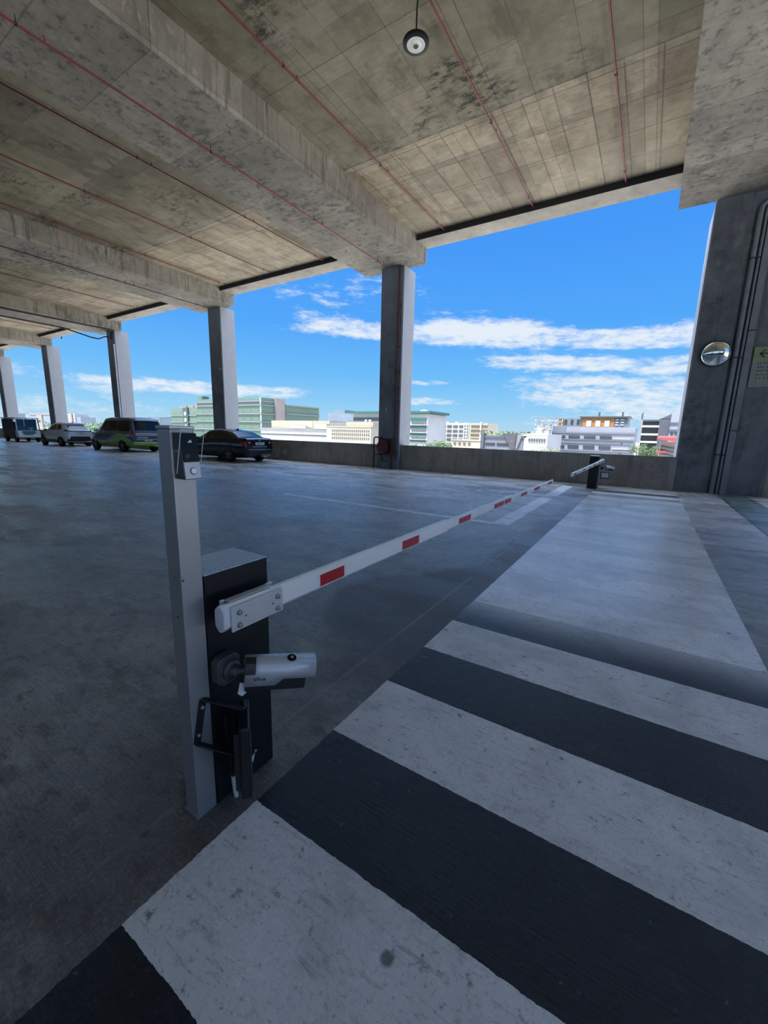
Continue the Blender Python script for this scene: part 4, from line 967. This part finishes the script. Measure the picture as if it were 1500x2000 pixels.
def wins(root, m, x0, n, dx, w_, y, zs, h, d=.15, name='window'):
    first = None
    for z in zs:
        for k in range(n):
            xx = x0 + dx * k
            if first is None:
                first = MB().box(-w_ / 2, w_ / 2, -d, d, -h / 2, h / 2).build(name, m); first.parent = root; o_ = first
            else:
                o_ = first.copy(); COL.objects.link(o_)
            o_.location = Vector((xx, y, z)) - root.location
# green block
b = bld('large mint green industrial block with grey ledges, behind the dark sedan', -266, 210)
MB().box(-303, -230, 200, 222, GZ, 23.3).build('main_block', M_GRN, b)
MB().box(-340, -303, 200, 222, GZ, 16.9).build('low_wing', M_GRN, b)
MB().box(-300, -228, 222, 258, GZ, 19.8).build('rear_wing', M_GRN, b)
MB().box(-303.3, -229.7, 199.7, 222, 20.6, 21.3).build('roof_ledge', M_LEDGE, b)
MB().box(-303.2, -229.8, 199.8, 200.2, 18.4, 20.4).build('dark_window_band', M_DKT, b)
for z in (17.9, 11.9, 6.4, .6): MB().box(-303.6, -229.2, 199.2, 222.4, z, z + .75).build('ledge', M_LEDGE, b)
for z in (10.9, 5.6, .2): MB().box(-340.4, -303.7, 199.3, 222.2, z, z + .7).build('ledge', M_LEDGE, b)
for z in (19.0, 12.9, 7.0): MB().box(-231, -227.2, 222.5, 258.4, z, z + .9).build('ledge', M_LEDGE, b)
MB().box(-230.1, -229.5, 199.5, 200.2, GZ, 23.3).build('corner_strip', M_WHT, b)
MB().box(-231, -228.6, 212.5, 221.8, GZ, 23.7).build('stair_tower', M_PINK, b)
t_ = MB().box(-321, -314.6, 198.8, 201, GZ, 17.2).build('louvre_tower', M_DKT, b)
for z in (12.5, 7.5, 2.5): MB().lathe((-317.8, 198.9, z), (0, -1, 0), [(1.6, 0), (1.6, .4)], 8).build('oval_opening', M_WHT, t_)
wins(b, M_WIN, -296, 9, 8, .5, 199.95, (14.6, 9, 3.6), .5, name='vent')
MB().box(-305, -299, 202, 208, 23.3, 26).build('roof_tank', M_GRN, b)
for k, (x, w_) in enumerate(((-333, 9), (-322, 8), (-313, 9))): MB().box(x, x + w_, 204, 210, 16.9, 19 + k * .6).build('roof_plant', M_PINK, b)
# beige and white low factory
b = bld('low white factory with a beige upper storey behind the parapet right of the sedan', -118, 128)
MB().box(-138.4, -101.8, 120, 140, GZ, 2.2).build('white_block', M_WHT, b)
MB().box(-134, -102.4, 122, 140, 2.2, 5.3).build('upper_storey', M_BEIGE, b)
MB().box(-122.8, -111, 121.9, 122.3, 2.6, 5.2).build('upper_panel', M_CREAM, b)
for z in (-.5, -3.2): MB().box(-138.6, -101.7, 119.8, 120.2, z, z + .45).build('grey_band', M_SLATE, b)
MB().box(-138.6, -101.7, 119.7, 120.2, 1.4, 2.3).build('eave', M_LEDGE, b)
MB().box(-121, -112.6, 119.6, 121, 2.2, 3.1).build('white_canopy', M_WHT, b)
MB().box(-108, -102, 119.6, 122, 2.2, 4.0).build('cream_box', M_CREAM, b)
# beige building with three rows of windows
b = bld('cream building with three rows of small dark windows left of the riser column', -84, 118)
MB().box(-93.8, -75.3, 110, 126, GZ, 3.2).build('main_block', M_CREAM, b)
MB().box(-86, -75.2, 111, 126, 3.2, 4.6).build('roof_storey', M_BEIGE, b)
MB().box(-93.8, -86.2, 112, 126, 3.2, 4.5).build('grey_roof_block', M_LEDGE, b)
MB().box(-94, -75.1, 109.8, 110.1, 2.95, 3.25).build('cornice', M_BEIGE, b)
wins(b, M_WING, -91.2, 19, .84, .36, 109.95, (1.75, .55, -.7), .62)
for x in (-79.4, -77.8): MB().lathe((x, 113, 4.6), (0, 0, 1), [(.45, 0), (.45, .7), (.3, .9)], 10).build('roof_vent', M_WHT, b)
# teal-roofed block
b = bld('white office block with teal bands and a teal roof, partly hidden by the riser column', -107, 178)
MB().box(-127.6, -94.3, 171, 190, GZ, 10.6).build('main_block', M_WHT, b)
MB().box(-94.3, -85.4, 170, 190, GZ, 10.2).build('end_bay', M_WHT, b)
MB().box(-129.5, -84.2, 169, 191, 10.4, 11.5).build('roof', M_TEAL, b)
for z in (7.0, 3.6, .5, -2.4):
    MB().box(-127.8, -94.5, 170.7, 171.1, z, z + 1.5).build('teal_band', M_DKT, b)
    MB().box(-94.0, -86, 169.6, 170.1, z, z + 1.35).build('teal_band', M_TEAL, b)
    MB().box(-95.2, -84.8, 169.2, 170.1, z - 1.9, z - 1.6).build('balcony_slab', M_WHT, b)
wins(b, M_WING, -93, 7, 1.1, .7, 169.95, (5.9, 2.6, -.6), .8)
MB().lathe((-90, 175, 11.5), (0, 0, 1), [(2.6, 0), (1.8, .5), (.3, .8)], 14).build('roof_dome', M_WHT, b)
# white four-storey block
b = bld('long white four-storey block with rows of grey windows beyond the green tree', -84, 210)
MB().box(-101, -79.8, 200, 215, GZ, 7.2).build('main_block', M_WHT, b)
wins(b, M_WING, -97.6, 6, 3.3, 2.5, 199.95, (5.5, 3.2, 1.0, -1.1), 1.1)
MB().box(-79.8, -76.8, 199, 215, GZ, 7.3).build('stair_core', M_WHT, b)
wins(b, M_WING, -78.8, 2, 1.3, .6, 198.95, (5.8, 4.3, 2.8, 1.3, -.2), .7)
MB().box(-76.8, -67.4, 199.4, 215, GZ, 7.2).build('right_wing', M_CREAM, b)
for z in (5.1, 3.0, .9, -1.2): MB().box(-75.8, -71.2, 199.2, 199.6, z, z + 1.1).box(-70.2, -67.3, 199.2, 199.6, z, z + 1.1).build('brown_shutter_band', M_BROWN, b)
MB().box(-71.1, -70.3, 198.8, 199.6, GZ, 7.8).build('pier', M_WHT, b)
for x in (-95, -91, -86): MB().box(x, x + 1.4, 203, 205, 7.2, 7.9).build('roof_unit', M_WHT, b)
# small cream house
b = bld('small low cream building with square windows just above the parapet', -51, 134)
MB().box(-56, -45.6, 130, 140, GZ, -.35).build('main_block', M_CREAM, b)
MB().box(-56.2, -45.4, 129.8, 140.2, -.55, -.2).build('flat_roof', M_BEIGE, b)
wins(b, M_WING, -54.8, 4, 1.7, .8, 129.95, (-1.5,), .7)
# grey modern showroom
b = bld('grey modern showroom with a slanted dark panel carrying a small red triangle', -23, 92)
MB().box(-29.9, -21, 85, 100, GZ, 1.4).build('main_block', M_SLATEL, b)
MB().box(-29.9, -29.2, 84.6, 86, GZ, 1.9).build('dark_pier', M_SLATE, b)
MB().prism([(-29.9, 84.8, 1.3), (-25.9, 84.8, 1.3), (-25.3, 84.8, 1.85), (-20.6, 84.8, 1.85), (-20.6, 84.8, 1.3), (-21.2, 84.8, .9), (-29.9, 84.8, .9)], (0, .4, 0)).build('fascia', M_SLATE, b)
pn = MB().prism([(-25.1, 84.6, 1.62), (-22.5, 84.6, 1.72), (-22.7, 84.6, -1.15), (-23.5, 84.6, -1.15)], (0, .5, 0)).build('slanted_panel', M_SLATE, b)
MB().prism([(-23.55, 84.55, .1), (-23.15, 84.55, .1), (-23.35, 84.55, .75)], (0, .1, 0)).build('red_triangle', mat('faded_red_mark', (.33, .07, .07), .6), pn)
MB().prism([(-22.4, 84.7, 1.72), (-21.4, 84.7, 1.8), (-22.3, 84.7, -1.1), (-22.6, 84.7, -1.1)], (0, .4, 0)).build('panel_return', M_LEDGE, b)
for x0, x1 in ((-28.9, -26.9), (-26.5, -24.2)): MB().box(x0, x1, 84.9, 85.3, -.65, -.1).build('window', M_WIN, b)
MB().box(-21, -16.6, 84.8, 100, GZ, 1.9).build('side_wing', M_WHT, b)
wins(b, M_WING, -20.0, 7, .48, .3, 84.75, (.75,), .55)
MB().tube([(-21.6, 85.1, 1.55), (-16.6, 85.1, 1.75)], .35, 10).build('roof_roll', M_WHT, b)
# silver factory
b = bld('long silver factory with horizontal bands and dark window groups behind the far barrier', -11, 112)
MB().box(-19.6, -2.75, 105, 122, GZ, 3.85).build('main_block', M_LILAC, b)
MB().box(-19.65, -16.6, 104.9, 106, -7, 3.95).build('slate_bay', M_SLATEL, b)
for z, h in ((2.35, .32), (.95, .22), (.15, .3), (-1.6, .3)): MB().box(-19.7, -2.65, 104.8, 105.05, z, z + h).build('grey_band', M_SLATEL, b)
for x0, n in ((-19.1, 5), (-16.0, 5), (-12.8, 5), (-9.6, 5)):
    pass
for i, x0 in enumerate((-19.0, -15.9, -12.6, -9.4)):
    for j, z in enumerate((1.25, -.95)):
        wn = MB().box(x0, x0 + 2.3, 104.75, 105.0, z, z + .6).build('window_group', M_WIN, b)
        mu = MB()
        for k in range(1, 6): mu.box(x0 + 2.3 * k / 6 - .03, x0 + 2.3 * k / 6 + .03, 104.7, 104.76, z, z + .6)
        mu.build('mullions', M_SLATEL, wn)
for x, z in ((-5.0, .35), (-5.1, -1.9)): MB().lathe((x, 104.9, z), (0, -1, 0), [(.16, 0), (.16, .12)], 10).build('vent', M_WIN, b)
MB().box(-6.7, -3.4, 104.8, 105, 1.25, 1.45).box(-6.7, -3.4, 104.8, 105, -.95, -.75).build('thin_strip', M_WHT, b)
# lattice tower (white) beside the factory
b = bld('white lattice escape stair at the left end of the silver factory', -20.6, 104, 'stair', 'escape_stair')
for x in (-21.5, -19.9): MB().box(x - .07, x + .07, 103, 103.2, GZ, 4.2).box(x - .07, x + .07, 104.4, 104.6, GZ, 4.2).build('post', M_WHT, b)
for k in range(9):
    z = -7 + k * 1.25
    MB().prism([(-21.5, 103.0, z), (-19.9, 103.0, z + .62), (-19.9, 103.0, z + .82), (-21.5, 103.0, z + .2)], (0, 1.5, 0)).build('flight', M_WHT, b)
    MB().box(-21.6, -19.8, 102.9, 104.6, z + 1.1, z + 1.25).build('landing', M_LEDGE, b)
# orange-fronted block with white steel frame
b = bld('orange-panelled block with grey end bays rising behind the silver factory', -16, 158)
MB().box(-19.1, -9.9, 150, 165, GZ, 7.9).build('orange_front', M_ORANGE, b)
for x0, x1 in ((-17.9, -16.4), (-15.2, -13.8), (-12.6, -11.2)): MB().box(x0, x1, 149.8, 150.1, 5.0, 6.9).build('pale_window', M_WHT, b)
MB().box(-25, -19.1, 150.5, 165, GZ, 7.7).build('grey_bay', M_SLATEL, b)
MB().box(-9.9, -6.2, 150.2, 165, GZ, 8.1).build('grey_bay', M_SLATEL, b)
MB().box(-20, -5.6, 149.4, 166, 7.9, 8.25).build('roof_slab', M_SLATE, b)
for x, z in ((-14.5, 9.6), (-7.9, 9.6)): MB().box(x - .25, x + .25, 151, 151.6, 7.9, z).build('roof_mast', M_SLATE, b)
wins(b, M_WIN, -24.2, 3, 1.9, .8, 150.45, (6.9, 6.0), .5)
wins(b, M_WHT, -9.2, 2, 1.5, .9, 150.1, (7.2, 6.4, 5.6), .35)
b = bld('open white steel frame at the left of the orange-panelled block', -29, 152, 'steel frame', 'steel_frame')
for x in (-33.8, -31.6, -29.4, -27.2, -25.2): MB().box(x - .12, x + .12, 150, 150.3, GZ, 7.6).build('post', M_WHT, b)
for z in (7.45, 6.0, 4.6): MB().box(-33.9, -25, 150, 150.3, z, z + .28).build('beam', M_LEDGE, b)
for x in (-33.8, -29.4): MB().prism([(x, 150, 4.7), (x + .25, 150, 4.7), (x + 2.3, 150, 7.4), (x + 2.05, 150, 7.4)], (0, .2, 0)).build('brace', M_PINK, b)
MB().box(-26.4, -25, 150.2, 160, GZ, 7.4).build('orange_end_panel', M_ORANGE, b)
MB().box(-34, -25, 153, 160, GZ, 5.2).build('back_wall', M_WHT, b)
# dark office at the right
b = bld('dark grey office block with open white-edged floors at the right edge of the opening', 2.5, 132)
MB().box(-1.9, 1.6, 126, 140, GZ, 6.2).build('glazed_wing', M_WIN, b)
for z in (4.4, 2.4, .5): MB().box(-2.1, 1.7, 124.9, 126.1, z, z + .5).build('floor_edge', M_WHT, b)
MB().box(-1.95, 1.6, 125, 126.2, 5.9, 6.3).build('roof_edge', M_SLATE, b)
MB().box(1.6, 3.9, 125, 140, GZ, 6.5).build('grey_core', M_SLATE, b)
MB().prism([(1.6, 125, 6.4), (3.9, 125, 6.4), (3.9, 125, 7.7)], (0, 8, 0)).build('sloping_parapet', M_SLATE, b)
MB().box(3.9, 9, 124.8, 140, GZ, 7.9).build('pale_wing', M_LILAC, b)
for z in (5.6, 3.9): MB().box(3.8, 9, 124.6, 124.9, z - .5, z).build('grey_band', M_SLATE, b)
wins(b, M_WIN, 4.5, 4, .9, .6, 124.75, (2.9,), .5)
# red canopy building
b = bld('building with a bright red canopy and striped ramp wall beside the grey wall', 3.2, 78)
MB().add([(1.0, 75, 1.75), (4.6, 75, 1.75), (4.6, 80, 2.0), (1.2, 80, 2.0), (1.0, 75, 1.5), (4.6, 75, .95), (4.6, 80, 1.0), (1.2, 80, 1.5)],
         [(0, 1, 2, 3), (4, 7, 6, 5), (0, 4, 5, 1), (1, 5, 6, 2), (2, 6, 7, 3), (3, 7, 4, 0)]).build('canopy', M_REDR, b)
MB().box(1.6, 5, 76.5, 82, GZ, 1.1).build('ramp_wall', M_PINK, b)
for k in range(3): MB().prism([(1.6, 76.4, .6 - k * .55), (4.6, 76.4, 0 - k * .55), (4.6, 76.4, -.22 - k * .55), (1.6, 76.4, .38 - k * .55)], (0, .15, 0)).build('dark_stripe', M_SLATE, b)
MB().box(1.1, 2.4, 75.4, 77, -.55, -.25).build('lower_canopy', M_REDR, b)
b = bld('thin red and white mast beside the dark office block', -1.3, 75, 'mast', 'mast')
MB().tube([(-1.3, 75, GZ), (-1.3, 75, 5.0)], .09, 8).build('pole', M_PINK, b)
MB().box(-1.42, -1.18, 74.9, 75.1, 4.4, 5.3).build('antenna', M_SLATE, b)
# distant blocks
def far_block(label, x0, x1, y, z, m, dz=6):
    b = bld(label, (x0 + x1) / 2, y + 10); MB().box(x0, x1, y, y + 25, GZ, z).build('main_block', m, b); return b
b = far_block('distant blue-grey block between the green block and the teal-roofed office', -297, -262, 350, 20.5, M_HZ); MB().box(-290, -275, 352, 370, 20.5, 24).build('roof_block', M_HZ, b)
b = far_block('distant white low block right of the green block', -300, -270, 300, 9, M_WHT); MB().box(-300, -270, 299.5, 300.2, 6, 7).build('band', M_PINK, b)
b = far_block('distant teal-roofed shed seen over the green van', -657, -560, 350, 11, M_WHT); MB().box(-657, -560, 349, 376, 11, 15.8).build('roof', M_TEAL, b)
b = far_block('distant pale block with grey windows left of the green block', -595, -570, 318, 14.0, M_HZ); wins(b, M_WING, -592, 5, 4.6, 2.5, 317.9, (11, 6), 3)
b = far_block('distant wide grey block with a pinkish centre behind the shuttle buggy', -1155, -1003, 350, 22, M_HZ); MB().box(-1090, -1062, 348, 360, GZ, 20).build('pink_centre', M_PINK, b); MB().box(-1130, -1003, 349, 376, 20, 24.5).build('roof', M_LEDGE, b)
b = far_block('distant apartment block with red strips behind the white SUV', -985, -914, 350, 22, M_WHT)
for x in (-980, -955, -930): MB().box(x, x + 9, 348, 352, GZ, 22.5).build('red_strip', M_PINK, b)
wins(b, M_WING, -967, 3, 22, 8, 349.8, (18, 13, 8, 3), 2.5)
far_block('distant narrow grey tower above the white SUV', -905, -890, 350, 16, M_HZ)
far_block('distant small grey tower at the far left horizon', -1248, -1215, 350, 24, M_HZ)
# trees
M_LEAF = mat('leaf_green', (.075, .12, .04), .7, var=.45, vs=1.5)
M_LEAFL = mat('leaf_pale_green', (.16, .19, .085), .7, var=.4, vs=1.5)
M_BARK = mat('bark', (.10, .075, .05), .9)
def tree(x, y, ztop, r, label, m=M_LEAF, flat=.8, seed=1, n=1300):
    random.seed(seed)
    t = thing('tree', label, 'tree', (x, y, GZ))
    MB().tube([(x, y, GZ), (x + .1, y, ztop - 2.4 * r * flat), (x, y, ztop - r * flat)], [.3, .22, .1], 8).build('trunk', M_BARK, t, smooth=True)
    mb = MB(); lobes = [(Vector((random.uniform(-.6, .6), random.uniform(-.5, .5), random.uniform(-.5, .35))), random.uniform(.4, .62)) for _ in range(9)]
    c0 = Vector((x, y, ztop - r * flat))
    for _ in range(n):
        lc, lr = random.choice(lobes)
        d = Vector((random.gauss(0, 1), random.gauss(0, 1), random.gauss(0, 1))).normalized()
        p = lc + d * lr * random.uniform(.7, 1)
        p = c0 + Vector((p.x * r, p.y * r, p.z * r * flat))
        s_ = r * random.uniform(.03, .06)
        a = (d + Vector((random.uniform(-.6, .6), random.uniform(-.6, .6), random.uniform(-.3, .9)))).normalized()
        u = a.orthogonal().normalized(); w_ = a.cross(u)
        mb.add([p + u * s_, p + w_ * s_ * .8, p - u * s_, p - w_ * s_ * .8], [(0, 1, 2, 3)])
    mb.build('crown', m, t)
tree(-56.5, 121, .75, 4.8, 'round green tree standing before the white four-storey block', seed=2, flat=.6)
tree(-71.5, 128, -1.0, 5.2, 'low dark green tree at the foot of the teal-roofed office', seed=3, flat=.55)
tree(-22.5, 80, -.55, 2.2, 'small palm-like green tree before the slanted dark panel', M_LEAFL, seed=4)
tree(-14.6, 78, .05, 2.4, 'bright green tree at the left end of the silver factory', M_LEAFL, seed=5, n=1600)
tree(-17.3, 81, -.35, 1.9, 'pale green tree beside the white escape stair', M_LEAFL, seed=6)
tree(-1.75, 94, 1.2, 1.7, 'dark green tree between the silver factory and the dark office', seed=7)
tree(.3, 84, .9, 1.9, 'leafy green tree in front of the dark office block', seed=8, n=1600)
tree(1.9, 92, .7, 1.5, 'green tree beside the red canopy', seed=9)
tree(2.9, 60, -.6, 1.2, 'pale green bush below the red canopy', M_LEAFL, seed=10)
tree(.5, 70, -.7, 1.3, 'low pale bush right of the silver factory', M_LEAFL, seed=11)
tree(-1.7, 64, -.9, 1.2, 'low green bush at the right corner of the silver factory', seed=12)
tree(-8, 70, -1.0, 2.0, 'low bush under the middle of the silver factory', M_LEAFL, seed=13, flat=.35)
random.seed(21)
tl = MB()
for _ in range(3000):
    x = random.uniform(-880, -560); y = random.uniform(285, 312); h = random.uniform(-8, 4.5)
    p = Vector((x, y, h)); s_ = random.uniform(.8, 1.8)
    u = Vector((random.uniform(-1, 1), random.uniform(-1, 1), random.uniform(-.3, 1))).normalized(); v = u.orthogonal().normalized(); w_ = u.cross(v)
    tl.add([p + v * s_, p + w_ * s_, p - v * s_, p - w_ * s_], [(0, 1, 2, 3)])
o_ = tl.build('treeline', mat('hazy_leaf_green', (.14, .21, .13), .8, var=.3, vs=.2)); tag(o_, 'distant belt of green trees at the left horizon', 'trees', kind='stuff')
tl = MB()
for _ in range(2200):
    x = random.uniform(-60, -28); y = random.uniform(168, 182); h = random.uniform(-6, 3.1) 
    p = Vector((x, y, h)); s_ = random.uniform(.25, .6)
    u = Vector((random.uniform(-1, 1), random.uniform(-1, 1), random.uniform(-.3, 1))).normalized(); v = u.orthogonal().normalized(); w_ = u.cross(v)
    tl.add([p + v * s_, p + w_ * s_, p - v * s_, p - w_ * s_], [(0, 1, 2, 3)])
o_ = tl.build('treeline', M_LEAFL); tag(o_, 'belt of pale green trees behind the grey showroom', 'trees', kind='stuff')
# small bird in the sky between the columns
bd_ = thing('bird', 'tiny dark bird in the sky between the two left columns', 'bird', (-46.8, 17.6, 9.3))
c0 = Vector((-46.8, 17.6, 9.3))
MB().lathe(c0 + Vector((0, 0, -.14)), (.3, 0, 1), [(.01, 0), (.05, .06), (.06, .14), (.045, .22), (.03, .26), (.005, .3)], 10).build('body', M_BLACK, bd_, smooth=True)
for sgn in (1, -1): MB().add([c0 + Vector((0, 0, .05)), c0 + Vector((.05, 0, -.05)), c0 + Vector((sgn * .2, .02, .14)), c0 + Vector((sgn * .1, .03, .16)), c0 + Vector((0, .012, .05)), c0 + Vector((.05, .012, -.05)), c0 + Vector((sgn * .2, .03, .14)), c0 + Vector((sgn * .1, .042, .16))], [(0, 1, 2, 3), (4, 7, 6, 5), (0, 4, 5, 1), (1, 5, 6, 2), (2, 6, 7, 3), (3, 7, 4, 0)]).build('wing', M_BLACK, bd_)


# ------------------------------------------------------------------ sky and sun
w = bpy.data.worlds.new('sky'); sc.world = w; w.use_nodes = True
t = w.node_tree; t.nodes.clear(); g = G(t)
out = g.n('ShaderNodeOutputWorld'); bg = g.n('ShaderNodeBackground'); t.links.new(bg.outputs[0], out.inputs[0])
D = g.n('ShaderNodeTexCoord').outputs['Generated']
x, y, z = g.sep(D)
el = g.math('MULTIPLY', g.math('ARCSINE', z), 180 / PI)
azm = g.math('MULTIPLY', g.math('ARCTAN2', x, y), 180 / PI)
def L3(r, gg, b): return tuple(((v / 255 + .055) / 1.055) ** 2.4 if v > 10 else v / 3294.6 for v in (r, gg, b))
sky = g.ramp(g.math('DIVIDE', el, 60, clamp=True), [(0, L3(172, 214, 240)), (.05, L3(150, 208, 246)), (.12, L3(112, 189, 250)), (.22, L3(84, 168, 250)), (.36, L3(72, 154, 248)), (.6, L3(62, 140, 240)), (1, L3(46, 110, 215))])
def band(v, c, hw, soft):
    return g.math('MULTIPLY', g.sstep(v, c - hw - soft, c - hw + soft * .2), g.math('SUBTRACT', 1., g.sstep(v, c + hw - soft * .2, c + hw + soft)))
# streaky cirrus: stretched along the azimuth and sloping gently down to the right
slope = g.math('ADD', el, g.math('MULTIPLY', azm, .055))
cv = g.comb(g.math('MULTIPLY', azm, .075), g.math('MULTIPLY', slope, .42), 0.)
n1 = g.noise(cv, 1.5, 10, .70, .5)
n2 = g.noise(g.mapping(cv, scale=(1.3, 1, 1), loc=(5.2, 1.7, 0)), 3.6, 9, .74, .3)
puff = g.noise(g.comb(g.math('MULTIPLY', azm, .3), g.math('MULTIPLY', el, .62), 0.), 1.5, 9, .66, .2)
den = g.math('ADD', g.math('MULTIPLY', n1, .55), g.math('MULTIPLY', n2, .45))
def azr(lo, lo2, hi=None, hi2=None):
    r = g.sstep(azm, lo, lo2)
    return r if hi is None else g.math('MULTIPLY', r, g.sstep(azm, hi2, hi))
b1 = g.math('MULTIPLY', band(slope, 11.1, .75, 1.3), azr(-50, -40))
b1b = g.math('MULTIPLY', band(slope, 12.6, .6, 1.6), azr(-30, -25, -18, -8))
b2 = g.math('MULTIPLY', band(slope, 8.35, .55, .9), azr(-24, -17))
b3 = g.math('MULTIPLY', band(slope, 5.0, 1.6, 1.5), azr(-24, -8))
b4 = g.math('MULTIPLY', band(el, 4.8, .5, .9), azr(-72, -66, -48, -38))
b5 = g.math('MULTIPLY', band(el, 17.6, 1.2, 2.6), azr(-52, -46, -32, -20))
b6 = g.math('MULTIPLY', band(el, 2.0, 1.2, 1.2), azr(-90, -80, -66, -50))
b7 = g.math('MULTIPLY', band(el, 2.0, .6, 1.0), azr(-20, -8))
b8 = g.math('MULTIPLY', band(el, 5.6, .6, .8), azr(-90, -85, -74, -66))
b9 = g.math('MULTIPLY', g.math('MAXIMUM', band(el, 6.7, .2, .5), band(el, 4.3, .3, .5)), azr(-34, -30, -26, -20))
cov = g.math('MULTIPLY', b1, .235)
for bb, wgt in ((b1b, .19), (b2, .24), (b3, .225), (b4, .24), (b5, .135), (b6, .15), (b7, .17), (b8, .15), (b9, .2)): cov = g.math('ADD', cov, g.math('MULTIPLY', bb, wgt))
# overhead and behind the viewer the cloud is general
cov = g.math('ADD', cov, g.math('MULTIPLY', g.sstep(y, .1, -.4), .12))
mixn = g.math('ADD', g.math('MULTIPLY', den, .68), g.math('MULTIPLY', puff, .32))
cl = g.sstep(g.math('ADD', mixn, cov), .60, .80)
cl = g.math('MULTIPLY', cl, .92)
col = g.mix(cl, sky, L3(236, 243, 250))
# pale haze at the horizon
col = g.mix(g.math('MULTIPLY', g.sstep(el, 3.5, -1.), .45), col, L3(196, 224, 240))
col = g.mix(1., col, (.89, .89, .89), 'MULTIPLY')
# the sky is much brighter around the sun, behind the viewer
sd = Vector((-.16, -.36, .92)).normalized()
dv = g.n('ShaderNodeVectorMath', operation='DOT_PRODUCT'); g.put(dv.inputs[0], D); dv.inputs[1].default_value = sd
glow = g.math('POWER', g.math('MAXIMUM', dv.outputs['Value'], 0.), 4.)
col = g.mix(1., col, g.mix(glow, (0, 0, 0), (2.6, 2.9, 3.3)), 'ADD')
# added unseen fill light: sky brightened above the part seen through the openings
sky_fill = g.sstep(el, 26, 50)
col = g.mix(1., col, g.mix(sky_fill, (0, 0, 0), (1.8, 2.4, 3.4)), 'ADD')
g.put(bg.inputs[0], col); bg.inputs[1].default_value = 1.0
sun = bpy.data.objects.new('sun', bpy.data.lights.new('sun', 'SUN')); COL.objects.link(sun)
sun.data.energy = 9.5; sun.data.angle = .01; sun.data.color = (1, .96, .9)
sun.rotation_euler = sd.to_track_quat('Z', 'Y').to_euler()

# ------------------------------------------------------------------ render settings
sc.view_settings.view_transform = 'Standard'; sc.view_settings.look = 'None'
sc.view_settings.exposure = .17; sc.view_settings.gamma = 1; sc.view_settings.use_curve_mapping = False
sc.cycles.use_denoising = True
sc.cycles.use_adaptive_sampling = True; sc.cycles.adaptive_threshold = .015
sc.cycles.max_bounces = 8; sc.cycles.diffuse_bounces = 5; sc.cycles.glossy_bounces = 4; sc.cycles.transparent_max_bounces = 8
sc.cycles.caustics_reflective = False; sc.cycles.caustics_refractive = False
sc.cycles.sample_clamp_indirect = 6
